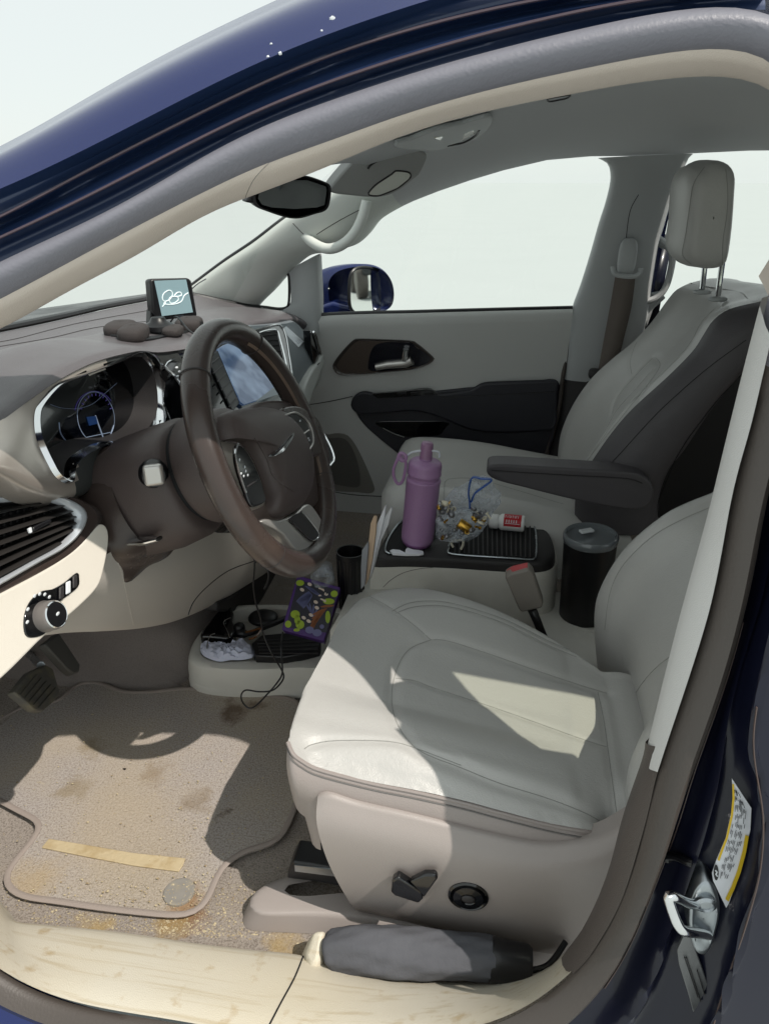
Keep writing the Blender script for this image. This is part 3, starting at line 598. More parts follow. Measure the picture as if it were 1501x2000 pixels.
for x,y in((68,1164),(78,1160),(88,1161),(97,1166),(55,1190),(54,1215)):
    g=M(); g.ell(L1(x,y,.003),.001,.003,.0022,nu=10,nv=6); mk('switch_mark',g,MT['white_mark'],sw)
for k,(x,y) in enumerate(((118,1160),(131,1150),(144,1138))):
    g=M(); g.prism([L1(x-4,y-12,.003),L1(x+5,y-16,.003),L1(x+5,y+8,.003),L1(x-4,y+12,.003)],nL*.003); mk('thumbwheel',g,[MT['dark'],MT['white_mark'],MT['dark']][k],sw,bevel=.0015)
# beige knee panel under the column
kt=[L1(150,1140,-.03),X(213,1080,-.21),X(330,1040,-.20),X(430,1010,-.18),X(470,1000,-.15),X(500,1000,-.12)]
kb=[X(60,1245,-.30),X(130,1236,-.30),X(200,1233,-.295),X(300,1224,-.29),X(370,1203,-.28),X(440,1168,-.26)]
kb.append(X(520,1118,-.22)); kt.append(X(560,980,-.09))
A=cr(kt,50); B=cr(kb,50)
g=M(); g.grid([cr([a,a.lerp(b,.35)+V((.02,-.006,0)),a.lerp(b,.75)+V((.014,-.004,-.0)),b,b+V((-.06,.02,.0))],24) for a,b in zip(A,B)]); mk('knee_panel',g,MT['knee'],dash,ang=70); KB=bvh(g)
q=M(); q.tube(on(KB,[(366,1205),(378,1175),(405,1145),(445,1115),(492,1097),(520,1090)],40,.0004),.0011,6); mk('panel_gap',q,MT['shadow'],dash)
q=M(); q.tube(on(KB,[(213,1066),(235,1110),(250,1170),(262,1222)],30,.0002),.0006,6); mk('panel_crease',q,MT['knee'],dash)
# ---------------------------------------------------------------- passenger door
pdoor=empty('front_passenger_door',(.15,.78,.4),van)
tp=[Y(500,640,.69),Y(560,632,.70),Y(622,622,.70),Y(700,618,.70),Y(800,616,.70),Y(950,612,.70),Y(1118,608,.70)]
A=cr(tp,50); rows=[]
for p in A: rows.append(cr([p+V((0,.05,.002)),p+V((0,.012,.004)),p+V((0,.0,-.008)),p+V((0,.02,-.10)),p+V((0,.038,-.2)),p+V((-.02,.05,-.4)),p+V((-.03,.05,-.66))],36))
g=M(); g.grid(rows); mk('door_trim',g,MT['door'],pdoor,ang=70); PB=bvh(g)
def D(x,y,l=.002):
    h=PB.ray_cast(CC,ray(x,y).normalized()); 
    return (h[0] if h[0] else Y(x,y,.72))+V((0,-l,0))
def T2(P,sx=600,sy=550,k=2.144): return [(sx+a/k,sy+b/k) for a,b in P]
low=T2([(185,500),(230,475),(400,470),(700,440),(900,425),(1045,412),(1045,520),(1030,640),(1000,770),(985,900),(500,900),(430,770),(370,712),(300,655),(240,600),(205,550)])
g=M(); P=cr([D(x,y,.006) for x,y in low],90,True); g.prism(P,(0,.02,0)); mk('lower_door_panel',g,MT['door_dk'],pdoor,bevel=.006,seg=3)
arm=T2([(186,510),(190,485),(206,465),(240,452),(262,455),(275,463),(400,452),(505,440),(528,445),(548,464),(620,455),(690,445),(712,428),(730,418),(800,414),(1040,408),(1048,430),(1042,520),(1032,605),(930,622),(780,626),(680,612),(600,580),(520,550),(440,535),(330,545),(230,550),(200,540)])
g=M(); P=relax(cr([D(x,y,.022) for x,y in arm],120,True),2); g.prism(P,(0,.02,0)); mk('door_armrest',g,MT['door_dk'],pdoor,bevel=.014,seg=4)
g=M(); g.tube([D(x,y,.0225) for x,y in T2([(560,480),(700,470),(860,462),(1035,452)])],.0012,6,sm=30); mk('armrest_stitching',g,MT['dark'],pdoor)
g=M(); P=[D(x,y,.026) for x,y in T2([(275,460),(500,441),(528,446),(548,463),(300,480)])]; g.prism(P,(0,.01,.0)); mk('window_switch_plate',g,MT['piano'],pdoor,bevel=.001)
for k in range(3):
    g=M(); x=380+55*k; g.prism([D(a,b,.028) for a,b in T2([(x,454),(x+38,450),(x+40,462),(x+2,466)])],(0,.004,0)); mk('window_switch',g,MT['black'],pdoor,bevel=.001)
g=M(); P=cr([D(x,y,.010) for x,y in T2([(285,585),(440,580),(590,582),(575,612),(545,640),(400,645),(340,620)])],40,True); g.prism(P,(0,.01,0)); mk('pull_pocket',g,MT['piano'],pdoor,bevel=.002)
g=M(); g.tube([D(x,y,.014) for x,y in T2([(320,607),(360,628),(408,645)])],.0022,6,sm=12); mk('pocket_accent',g,MT['chrome'],pdoor)
hb=T2([(106,362),(112,335),(150,285),(190,245),(215,238),(300,240),(430,246),(460,258),(500,290),(530,318),(530,330),(505,348),(440,368),(300,382),(180,390),(130,388)])
g=M(); P=cr([D(x,y,.004) for x,y in hb],90,True); c0=sum(P,V())/90
g.grid([[p+V((0,.006,0)) for p in P],[c0+(p-c0)*.985+V((0,-.002,0)) for p in P],[c0+(p-c0)*.93+V((0,-.001,0)) for p in P],[c0+(p-c0)*.88+V((0,.006,0)) for p in P]],cv=True)
hs=empty('door_handle',c0,pdoor); mk('handle_bezel',g,mat('bronze brown gloss trim','#453f3d',.25,coat=.4),hs,ang=60)
g=M(); q=[c0+(p-c0)*.90+V((0,.0005,0)) for p in P]; g.v=q+[c0+V((0,.001,0))]; g.f=[[i,(i+1)%90,90] for i in range(90)]; g.mi=[0]*90; mk('handle_backplate',g,mat('bronze shaded trim','#5b514b',.3,.3),hs)
g=M(); P=cr([D(x,y,.0065) for x,y in T2([(255,352),(290,262),(430,255),(455,275),(500,300),(515,322),(490,345),(430,358),(350,370),(275,372)])],50,True); g.prism(P,(0,.003,0)); mk('handle_recess',g,mat('dark navy gloss','#15161f',.15,coat=.5),hs)
g=M(); g.tube([D(x,y,.012) for x,y in T2([(290,355),(340,345),(410,340),(440,326)])],[.009,.011,.012,.013],12,sm=0); mk('handle_lever',g,MT['satin'],hs)
g=M(); g.tube([D(x,y,.016) for x,y in T2([(415,278),(412,300),(408,322)])],[.010,.011,.010],12,flat=.8); mk('lock_lever',g,MT['chrome'],hs)
g=M(); P=cr([D(x,y,.002) for x,y in T2([(85,640),(130,634),(170,645),(205,690),(240,760),(270,830),(282,870),(270,885),(220,883),(60,850),(50,640)])],50,True); g.prism(P,(0,.004,0)); sp=mk('speaker_grille',g,mat('grey speaker mesh','#87857f',.8,bump=[('v',1200,.6)]),pdoor,bevel=.002)
g=M(); P=cr([D(x,y,.0035) for x,y in T2([(95,655),(150,655),(185,690),(212,760),(222,830),(205,860),(100,842),(60,820),(60,660)])],50,True); g.prism(P,(0,.003,0)); mk('speaker_mesh',g,mat('dark speaker mesh','#6c6a66',.8,bump=[('v',1300,.9)]),pdoor)
g=M(); g.tube([D(x,y,.001) for x,y in T2([(10,515),(100,500),(190,480)])],.0012,6,sm=20); mk('trim_gap',g,MT['dark'],pdoor)
g=M(); g.tube([D(x,y,.001) for x,y in T2([(110,880),(200,893),(330,900)])],.0015,6,sm=20); mk('trim_gap',g,MT['dark'],pdoor)
# window aperture: weather seal along the belt and glass
g=M(); g.tube([p+V((0,.02,.006)) for p in A],.006,8); mk('belt_seal',g,MT['black'],pdoor)
ap=[(622,500),(633,498),(686,482),(713,460),(743,426),(806,393),(900,358),(1000,328),(1083,310),(1143,305),(1173,308),(1191,320),(1197,336),(1196,360),(1186,400),(1173,440),(1156,500),(1137,560),(1120,608)]
AP=[O(x,y,-.02,1) for x,y in ap]
cs=cr(AP,60); bs=cr([Y(622,626,.745),Y(1118,612,.745)],60)
g=M(); g.grid([cr([a,a.lerp(b,.5)+V((0,.004,0)),b],8) for a,b in zip(cs,bs)]); mk('window_glass',g,GL,pdoor)
# upper surround of the door aperture on the passenger side
g=M(); ins=cr([O(x,y,-.058,1) for x,y in ap],70); outp=cr([O(x,y,.02,1) for x,y in ap],70)
g.grid([cr([a,a.lerp(b,.5),b],6) for a,b in zip(ins,outp)]); mk('window_reveal',g,MT['rubber_b'],van,ang=70)
# passenger B-pillar
bl=[(1173,308),(1191,318),(1197,336),(1196,360),(1186,400),(1173,440),(1156,500),(1137,560),(1120,608),(1112,660),(1100,740)]
br=[(1350,300),(1343,306),(1330,335),(1313,376),(1293,446),(1284,475),(1276,520),(1268,570),(1262,620),(1240,690),(1215,745)]
A=cr([O(x,y,-.060,1) for x,y in bl],50); B=cr([O(x,y,-.050,1) for x,y in br],50)
g=M(); g.grid([cr([a+V((.0,.06,0)),a,a.lerp(b,.25)+V((0,-.022,0)),a.lerp(b,.7)+V((0,-.024,0)),b,b+V((.01,.07,0))],26) for a,b in zip(A,B)]); mk('belt_pillar_trim',g,MT['trim_g'],van,ang=70); BPB=bvh(g)
bl2=[(1100,742),(1094,800),(1082,850),(1062,905),(1055,960)]; br2=[(1225,742),(1220,800),(1210,850),(1200,905),(1190,960)]
A=cr([Y(x,y,.742) for x,y in bl2],20); B=cr([Y(x,y,.73) for x,y in br2],20)
g=M(); g.grid([cr([a+V((0,.05,0)),a,a.lerp(b,.4)+V((0,-.015,0)),b],14) for a,b in zip(A,B)]); mk('lower_pillar_trim',g,MT['dark'],van,ang=70)
g=M(); g.tube([Y(x,y,.735) for x,y in[(1120,608),(1108,680),(1097,745),(1090,800),(1075,860),(1058,910)]],.006,8,sm=30); mk('weatherstrip',g,MT['rubber_b'],van)
# seat belt of the passenger
sb=empty('seat_belt',Y(1222,520,.63),van)
g=M(); a=[(1221,478),(1223,500),(1222,520)]; g.ell(Y(1224,502,.62),.022,.016,.045,p=3); mk('anchor_cover',g,MT['trim_g'],sb)
g=M(); g.tube([Y(x,y,.60) for x,y in[(1196,520),(1198,532),(1208,538),(1236,540),(1248,534),(1250,524)]],.006,8,sm=24); mk('belt_guide',g,MT['trim_g'],sb)
A=cr([Y(1201,536,.605),Y(1190,600,.64),Y(1175,680,.665),Y(1163,745,.67)],20); B=cr([Y(1240,540,.605),Y(1232,600,.64),Y(1215,670,.665),Y(1200,735,.67)],20)
g=M(); g.grid([[a,b] for a,b in zip(A,B)]); mk('belt_webbing',g,mat('grey brown webbing','#6e6660',.8,bump=[('n',700,.5)]),sb,solid=.0015)
g=M(); g.ell(Y(1160,730,.66),.016,.02,.014,p=3); mk('belt_stop',g,MT['dark'],sb)
g=M(); g.tube(on(BPB,[(1246,380),(1232,405),(1226,430),(1222,465)],20,.0004),.0009,6); mk('pillar_slot',g,MT['dark'],van)
# strip of the sliding door with its grab handle behind the pillar
sdoor=empty('sliding_door',(1.0,.8,.4),van)
g=M(); g.grid([[Y(1278,480,.80),Y(1304,488,.80)],[Y(1266,560,.80),Y(1290,560,.80)],[Y(1252,650,.80),Y(1275,650,.80)]]); mk('door_frame',g,MT['paint_bk'],sdoor,solid=.03)
g=M(); g.tube([Y(x,y,.72) for x,y in[(1283,465),(1300,478),(1312,500),(1306,540),(1296,566),(1280,582),(1258,590)]],.011,10,flat=.8,sm=40); mk('grab_handle',g,MT['trim_g'],sdoor)
g=M(); g.prism([Y(x,y,.73) for x,y in[(1276,470),(1285,452),(1312,462),(1316,490),(1290,486)]],(0,.02,0)); mk('handle_mount',g,MT['trim_g'],sdoor,bevel=.004)
g=M(); g.prism([Y(x,y,.73) for x,y in[(1255,600),(1262,575),(1288,570),(1300,582),(1275,604),(1262,640)]],(0,.02,0)); mk('handle_mount',g,MT['trim_g'],sdoor,bevel=.004)
g=M(); g.grid([[V((x,.765,z)) for z in(.42,.7,1.0)] for x in(.66,1.2,1.9,2.7)]); mk('sliding_door_trim',g,MT['dark'],sdoor)
g=M(); g.grid([[V((x,-.765,z)) for z in(.42,.7,.98)] for x in(.66,1.2,1.9,2.7)]); mk('rear_side_trim',g,MT['dark'],van)
# ---------------------------------------------------------------- passenger A-pillar
we=[(300,622),(375,568),(440,520),(500,480),(567,430),(640,388),(700,350),(760,320)]
de=[(470,640),(500,598),(530,568),(562,532),(600,500),(640,492),(690,478),(716,458),(743,426),(800,393)]
ys=[(300,.70),(500,.68),(567,.64),(700,.58),(800,.52)]
A=cr([Y(x,y,interp(x,[(300,.66),(500,.60),(640,.56),(760,.52)])) for x,y in we],60)
B=cr([O(x,y,-.062,1) if x>=600 else Y(x,y,interp(x,[(470,.70),(562,.69),(600,.665)])) for x,y in de],60)
g=M(); g.grid([cr([a+V((-.01,.02,.012)),a,a.lerp(b,.35)+V((.005,-.025,0)),a.lerp(b,.75)+V((.005,-.028,0)),b,b+V((0,.05,0))],26) for a,b in zip(A,B)]); mk('pillar_trim',g,MT['trim_a'],van,ang=70); APB=bvh(g)
g=M(); g.tube(on(APB,[(505,505),(560,560)] ,3) if 0 else [p+V((-.012,.02,.008)) for p in A],.007,8); mk('windscreen_seal',g,MT['black'],van)
q=M(); q.tube(on(APB,[(572,436),(590,455),(612,473),(640,478)],20,.0004),.0009,6); mk('trim_gap',q,MT['dark'],van)
q=M(); q.tube(on(APB,[(618,458),(660,432),(705,408)],20,.0004),.0009,6); mk('trim_gap',q,MT['dark'],van)
gh=[(580,436),(592,455),(612,475),(640,486),(668,478),(692,455),(707,425),(716,392)]
g=M(); g.tube([Y(x,y,interp(x,[(580,.62),(612,.585),(660,.555),(716,.55)])) for x,y in gh],.013,12,sm=50); mk('grab_handle',g,MT['trim_a'],van)
# quarter light: frame post and small glass
tri=[(490,592),(512,572),(536,552),(556,536),(563,536),(565,560),(564,590),(560,600),(545,603),(520,600),(498,597)]
g=M(); P=cr([Y(x,y,.70) for x,y in tri],60,True); g.tube(P,.004,8,closed=True); mk('quarter_light_seal',g,MT['dark'],van)
g=M(); q=[p+V((0,.004,0)) for p in P]; g.v=q+[sum(q,V())/60]; g.f=[[i,(i+1)%60,60] for i in range(60)]; g.mi=[0]*60; mk('quarter_light_glass',g,GL,van)
g=M(); A=cr([Y(562,528,.70),Y(567,560,.70),Y(566,595,.70),Y(545,606,.70),Y(540,640,.70)],20); B=cr([Y(618,498,.70),Y(620,540,.70),Y(622,580,.70),Y(622,620,.70),Y(622,650,.70)],20)
g.grid([cr([a,a.lerp(b,.5)+V((0,-.012,0)),b,b+V((.002,.05,0))],12) for a,b in zip(A,B)]); mk('window_divider',g,MT['trim_g'],van,ang=70)
g=M(); A=cr([Y(470,612,.69),Y(498,599,.695),Y(548,605,.70),Y(600,612,.70)],20); g.grid([[a,a+V((.0,.0,-.10))] for a in A]); mk('quarter_light_base',g,MT['trim_a'],van)
# ---------------------------------------------------------------- door mirror outside the passenger window
mir=empty('door_mirror',Y(700,600,.93),van)
g=M(); P=[(640,612),(632,580),(632,548),(648,528),(680,518),(720,516),(748,527),(764,550),(768,580),(760,602),(735,612),(690,618)]
ctr=Y(700,566,.97)
rings=[]
for k,(yo,s_) in enumerate(((.02,.93),(.0,1.0),(.0,1.0),(-.0,.98))):
    pass
Q=cr([Y(x,y,.93) for x,y in P],60,True); cc=sum(Q,V())/60
ax=V((-1,.55,0)).normalized()
g.grid([[cc+(p-cc)*.93+ax*-.012 for p in Q],[cc+(p-cc)*1.0 for p in Q],[cc+(p-cc)*.98+ax*.04 for p in Q],[cc+(p-cc)*.85+ax*.08 for p in Q],[cc+(p-cc)*.5+ax*.11 for p in Q],[cc+(p-cc)*.02+ax*.118 for p in Q]],cv=True); mk('mirror_housing',g,MT['paint'],mir,ang=80)
g=M(); P=[(684,600),(682,560),(688,530),(712,522),(740,530),(757,550),(762,578),(752,598),(725,610),(700,614)]
mnn=V((.80,-.60,.04)).normalized(); Q=cr([PL(x,y,Y(722,566,.915),mnn) for x,y in P],50,True); cc2=sum(Q,V())/50; g.tube(Q,.005,8,closed=True); mk('mirror_surround',g,MT['black'],mir)
g=M(); q=[p+mnn*.001 for p in Q]; g.v=q+[cc2+mnn*.001]; g.f=[[i,(i+1)%50,50] for i in range(50)]; g.mi=[0]*50
mmir=bpy.data.materials.new('mirror reflection of the lot'); mmir.use_nodes=True; t=mmir.node_tree; b=t.nodes['Principled BSDF']; b.inputs['Metallic'].default_value=1; b.inputs['Roughness'].default_value=.02; b.inputs['Base Color'].default_value=(.85,.88,.85,1)
mk('mirror_glass',g,mmir,mir)
g=M(); g.prism([Y(x,y,.86) for x,y in[(628,596),(650,590),(690,600),(690,618),(628,622)]],(0,.06,0)); mk('mirror_arm',g,MT['paint'],mir,bevel=.01,seg=3)
# ---------------------------------------------------------------- steering wheel and column
WC=V((0.0,-.40,1.04)); WC=WC+(PL(524,874,WC,V((.927,0,.375)))-WC)
ti=math.radians(22); wn=V((math.cos(ti),0,math.sin(ti))); wu=V((0,1,0)); wv=V((-math.sin(ti),0,math.cos(ti)))
def W(x,y,h=0): return PL(x,y,WC+wn*h,wn)
sw=empty('steering_wheel',WC,van)
RR=.1725
def wr(a,r=RR,h=0): a=math.radians(a); return WC+wu*(math.sin(a)*r)+wv*(math.cos(a)*r)+wn*h   # a clockwise from the top as the driver sees it
g=M(); rows=[]
for i in range(120):
    a=i*3; d=V(wu)*math.sin(math.radians(a))+wv*math.cos(math.radians(a)); c=wr(a)
    thick=.0172+.002*math.exp(-((((a-150+180)%360-180)/35)**2))+.002*math.exp(-((((a-210+180)%360-180)/35)**2))
    rows.append([c+d*(math.cos(q)*thick)+wn*(math.sin(q)*(thick+.0015)) for q in [2*math.pi*k/20 for k in range(20)]])
g.grid(rows,cu=True,cv=True); mk('wheel_rim',g,MT['wheel'],sw,ang=80)
for a in(-38,38,128,-128,155,-155):
    q=M(); c=wr(a); d=V(wu)*math.sin(math.radians(a))+wv*math.cos(math.radians(a)); q.tube([c+d*(math.cos(t)*.0183)+wn*(math.sin(t)*.0195) for t in [2*math.pi*k/24 for k in range(24)]],.0009,5,closed=True); mk('rim_seam',q,MT['dark'],sw)
q=M()
for k in range(150):
    a=28+k*.75 if k<150 else 0
    d=V(wu)*math.sin(math.radians(a))+wv*math.cos(math.radians(a)); c=wr(a)
    p=c-d*.0150+wn*.0105; p2=wr(a+.45)-d*.0170+wn*.0065; q.tube([p,p2],.0008,4)
q2=M()
for k in range(100):
    a=-35-k*1.0; d=V(wu)*math.sin(math.radians(a))+wv*math.cos(math.radians(a)); c=wr(a)
    p=c-d*.0150+wn*.0105; p2=wr(a+.45)-d*.0170+wn*.0065; q2.tube([p,p2],.0008,4)
mk('rim_stitching',q,mat('brown stitching','#7d6a5c',.7),sw); mk('rim_stitching',q2,mat('brown stitching left','#7d6a5c',.7),sw)
def dome(px,h0,h1,n=90,steps=((0,-.03),(.0,0),(.03,.35),(.10,.65),(.28,.88),(.55,1.0),(.8,1.03),(1,1.04))):
    P=cr([W(x,y,h0) for x,y in px],n,True); c=sum(P,V())/n; H=h1-h0
    return [[p.lerp(c,a)+wn*(H*b) for p in P] for a,b in steps]
hous=[(428,835),(450,806),(490,797),(530,801),(560,812),(590,850),(603,900),(603,950),(590,985),(560,1010),(515,1018),(485,1008),(462,975),(446,930),(433,885)]
g=M(); g.grid(dome(hous,-.045,.0,steps=((0,0),(0,.7),(.02,.9),(.08,1),(.5,1.02),(1,1.03))),cv=True); mk('hub_housing',g,MT['hub'],sw,ang=50)
hub=[(424,816),(438,806),(462,800),(499,797),(523,799),(549,809),(572,832),(588,858),(598,888),(602,920),(600,950),(590,980),(570,1002),(540,1012),(526,1005),(521,985),(518,965),(507,925),(490,889),(470,866),(450,861),(434,862),(427,845)]
g=M(); g.grid(dome(hub,.002,.028),cv=True); hb_=mk('airbag_cover',g,MT['hub'],sw,ang=60); HB=bvh(g)
q=M(); q.tube(on(HB,[(497,856),(510,875),(523,900),(531,925),(550,945),(575,960)],30,.0003),.0010,6); mk('cover_crease',q,MT['hub'],sw)
# winged emblem
W1=[(522,892),(530,885),(540,880),(552,866),(562,856),(571,846),(572,849),(566,862),(556,877),(546,886),(534,891)]
h=on(HB,W1,40,.0022,closed=True)
if len(h)>20:
    c=sum(h,V())/len(h); g=M(); g.v=h+[c+wn*.002]+[p-wn*.003 for p in h]; n_=len(h); g.f=[[i,(i+1)%n_,n_] for i in range(n_)]+[[i,n_+1+i,n_+1+(i+1)%n_,(i+1)%n_] for i in range(n_)]; g.mi=[0]*len(g.f); mk('winged_emblem',g,MT['chrome'],sw)
    q=M(); q.tube(on(HB,[(526,890),(540,883),(552,870),(568,851)],20,.003),.0007,5); mk('emblem_line',q,MT['dark'],sw)
# spokes
def spoke(name,px,h,t,m,bv=.004,par_=None):
    g=M(); P=cr([W(x,y,h) for x,y in px],60,True); g.prism(P,-wn*t); return mk(name,g,m,par_ or sw,bevel=bv,seg=3)
spoke('spoke',[(405,862),(428,858),(450,862),(480,875),(505,920),(520,975),(512,990),(490,994),(470,985),(452,950),(430,905)],.001,.02,MT['satin_p'])
spoke('spoke',[(552,800),(575,792),(600,800),(622,820),(632,850),(632,880),(615,892),(597,890),(585,860),(570,832)],.016,.02,MT['wheel'])
pad=spoke('button_pad',[(465,867),(478,876),(491,895),(507,930),(519,970),(517,981),(499,989),(489,982),(480,957),(467,920),(461,888)],.022,.006,MT['piano'],.002)
g=M(); g.tube([W(x,y,.0232) for x,y in[(465,866),(460,888),(466,920),(479,958),(481,962)]],.0015,6,sm=24); mk('pad_trim',g,MT['chrome'],pad)
for x,y in((468,898),(471,925),(480,920),(484,928),(478,912),(476,930)):
    g=M(); g.ell(W(x,y,.0225),.0009,.002,.0018,nu=8,nv=6); mk('pad_mark',g,MT['white_mark'],pad)
g=M(); g.tube([W(482,951,.0228),W(502,938,.0228)],.0012,6); mk('pad_split',g,MT['dark'],pad)
g=M(); g.tube([W(x,y,.0075) for x,y in[(489,966),(500,958),(503,968),(496,974),(492,982)]],.002,6,sm=12); mk('pad_rocker',g,MT['dark'],pad)
pad=spoke('button_pad',[(558,812),(577,807),(595,818),(606,835),(611,856),(609,869),(596,886),(589,866),(578,842),(568,828)],.022,.006,MT['piano'],.002)
g=M(); g.tube([W(x,y,.0232) for x,y in[(557,811),(577,806),(596,817),(607,834),(612,856),(609,870),(596,887)]],.0015,6,sm=30); mk('pad_trim',g,MT['satin'],pad)
g=M(); g.tube([W(585,853,.0228),W(603,840,.0228)],.0012,6); mk('pad_split',g,MT['satin'],pad)
for x,y in((566,818),(576,826),(585,844),(586,822),(594,870),(602,856),(604,860),(595,866)):
    g=M(); g.ell(W(x,y,.0225),.0009,.0022,.0018,nu=8,nv=6); mk('pad_mark',g,MT['white_mark'],pad)
sp3=spoke('lower_spoke',[(511,1017),(520,1012),(545,1014),(575,1003),(596,985),(612,990),(640,1036),(650,1062),(600,1086),(575,1072),(556,1046),(540,1034),(520,1024)],.006,.018,MT['satin'],.004)
spoke('spoke_inset',[(586,1001),(597,1008),(621,1040),(621,1050),(611,1056),(601,1051),(580,1030),(566,1015)],.0085,.004,MT['dark'],.001,sp3)
g=M(); g.tube([W(x,y,.009) for x,y in[(588,1000),(597,1008),(621,1040),(621,1050),(611,1056),(601,1051),(580,1030),(564,1014)]],.0013,6,sm=40); mk('inset_trim',g,MT['chrome'],sp3)
# column
col=empty('steering_column',WC-wn*.15,van)
g=M(); g.lathe(WC,-wn,[(0,.030),(.062,.032),(.074,.045),(.080,.065),(.082,.105),(.078,.112),(0,.113)],48); mk('column_collar',g,MT['hub'],col,ang=40)
g=M(); g.lathe(WC,-wn,[(.070,.105),(.075,.107),(.075,.122),(.07,.125)],40); mk('collar_gap',g,MT['shadow'],col)
rows=[]
for t,ry,rz,dz,p in((.118,.060,.060,0,2.4),(.120,.080,.080,-.002,2.4),(.128,.086,.087,-.004,2.6),(.17,.088,.090,-.006,2.8),(.22,.088,.088,-.004,3),(.26,.090,.080,.002,3),(.30,.100,.075,.008,2.8),(.34,.11,.07,.012,2.5)):
    c=WC-wn*t+V((0,0,dz)); e=2/p; sg=lambda x:math.copysign(abs(x)**e,x)
    rows.append([c+wu*(ry*sg(math.cos(q)))+wv*(rz*sg(math.sin(q))) for q in [2*math.pi*k/48 for k in range(48)]])
g=M(); g.grid(rows,cv=True); mk('column_shroud',g,MT['hub'],col,ang=50); CB=bvh(g)
# soft boot between shroud and fascia
g=M(); rows=[]
for t,ry,rz,dz,wv_ in((.20,.092,.088,-.006,.001),(.225,.100,.094,-.010,.005),(.25,.104,.096,-.014,.002),(.275,.112,.104,-.018,.006),(.30,.108,.098,-.012,.002),(.33,.11,.095,-.01,.002)):
    c=WC-wn*t+V((0,-.004,dz))
    rows.append([c+wu*((ry+wv_*math.sin(5*q+t*40))*math.cos(q))+wv*((rz+wv_*math.sin(7*q+t*60))*math.sin(q)) for q in [2*math.pi*k/60 for k in range(60)]])
g.grid([cr([r[i] for r in rows],20) for i in range(60)],cu=True); mk('column_boot',g,MT['wheel'],col,ang=80)
h=CB.ray_cast(CC,ray(300,925).normalized()); ic=h[0] if h[0] else Y(300,925,-.48); ia=V((.45,-.85,.15)).normalized()
g=M(); g.lathe(ic-ia*.004,ia,[(0,0),(.020,0),(.020,.006),(.0165,.010),(.0150,.022),(0,.022)],32); ig=mk('ignition_barrel',g,MT['black'],col,ang=50)
g=M(); rt=Matrix((V((ia.y,-ia.x,0)).normalized(),V((0,0,1)),ia)).transposed(); g.box(ic+ia*.026+V((0,0,.004)),.026,.030,.016,rt); mk('ignition_knob',g,MT['satin'],ig,bevel=.005,seg=3)
g=M(); g.tube([Y(205,1058,-.46),Y(240,1058,-.48),Y(265,1057,-.49),Y(290,1056,-.50),Y(311,1052,-.505)],[.008,.010,.013,.013,.007],14,flat=.45,sm=0); mk('column_lever',g,MT['chrome'],col)
g=M(); P=[Y(206,1045,-.45),Y(250,1052,-.47),Y(255,1066,-.47),Y(206,1072,-.45)]; g.prism(P,(0,.03,0)); mk('lever_arm',g,MT['dark'],col,bevel=.003)
g=M(); P=cr([Y(x,y,-.44) for x,y in[(170,1075),(215,1076),(270,1070),(318,1062),(320,1075),(300,1092),(262,1105),(230,1116),(207,1124),(185,1110)]],40,True); g.prism(P,(0,.10,0)); mk('lower_shroud',g,MT['hub'],col,bevel=.012,seg=4)
# ---------------------------------------------------------------- driver's seat
ds=empty('seat',(.3,-.41,.42),van,label='empty driver seat in pale grey leather with taupe side shield')
pip=[(562,1450),(572,1472),(590,1487),(625,1504),(725,1530),(810,1547),(900,1567),(975,1587),(1075,1612),(1150,1625),(1195,1628),(1225,1600)]
PP=[Y(x,y,-.655+(.012 if i==0 else .02 if i>=10 else 0)) for i,(x,y) in enumerate(pip)]
fr_=[PP[0],Z(575,1400,.722),Z(600,1332,.728),Z(634,1267,.728),Z(662,1214,.722),Z(700,1173,.712)]
re_=[PP[-1],Z(1226,1560,.664),Z(1220,1500,.655),Z(1208,1430,.650),Z(1192,1350,.650),Z(1176,1312,.655)]
inb=[(700,1173),(760,1153),(830,1153),(900,1170),(980,1200),(1060,1240),(1130,1282),(1176,1312)]
INB=[Z(x,y,interp(x,[(700,.712),(900,.70),(1176,.655)])) for x,y in inb]
K=21
Fk=cr(fr_,K); Rk=cr(re_,K); PPr=cr(PP,40); INr=cr(INB,40); rows=[]
for k in range(K):
    s_=k/(K-1); f=Fk[k]; r=Rk[k]
    amp=interp(s_,[(0,0),(.10,.016),(.22,.010),(.34,-.010),(.55,-.014),(.72,-.006),(.84,.010),(.93,.014),(1,0)])
    base=[]
    for j in range(40):
        t=j/39; p=f.lerp(r,t); a0=PPr[j]; b0=INr[j]
        st=f.lerp(r,t); wA=max(0,1-s_*3.2)**2; wB=max(0,1-(1-s_)*3.2)**2
        pa=a0+(V((0,0,0))); fa=PP[0].lerp(PP[-1],t); fb=INB[0].lerp(INB[-1],t)
        q=p+(pa-fa)*wA+(b0-fb)*wB
        env=math.sin(math.pi*min(1,t*1.15+.03))**.6 if t*1.15+.03<1 else 0
        q=q+V((0,0,amp*env+.004*math.sin(math.pi*t)))
        base.append(q)
    pre=[f+V((.09,0,-.20)),f+V((.03,0,-.13)),f+V((.006,0,-.07)),f+V((-.001,0,-.03)),f+V((.002,0,-.008))]
    rows.append(pre+base+[r+V((.03,0,.002)),r+V((.08,0,-.01))])
side_in=[[p+V((0,.006,-.02)) for p in rows[-1]],[p+V((0,.006,-.10)) for p in rows[-1]]]
c2=lambda P:[(550+a/2.001,1100+b/2.001) for a,b in P]
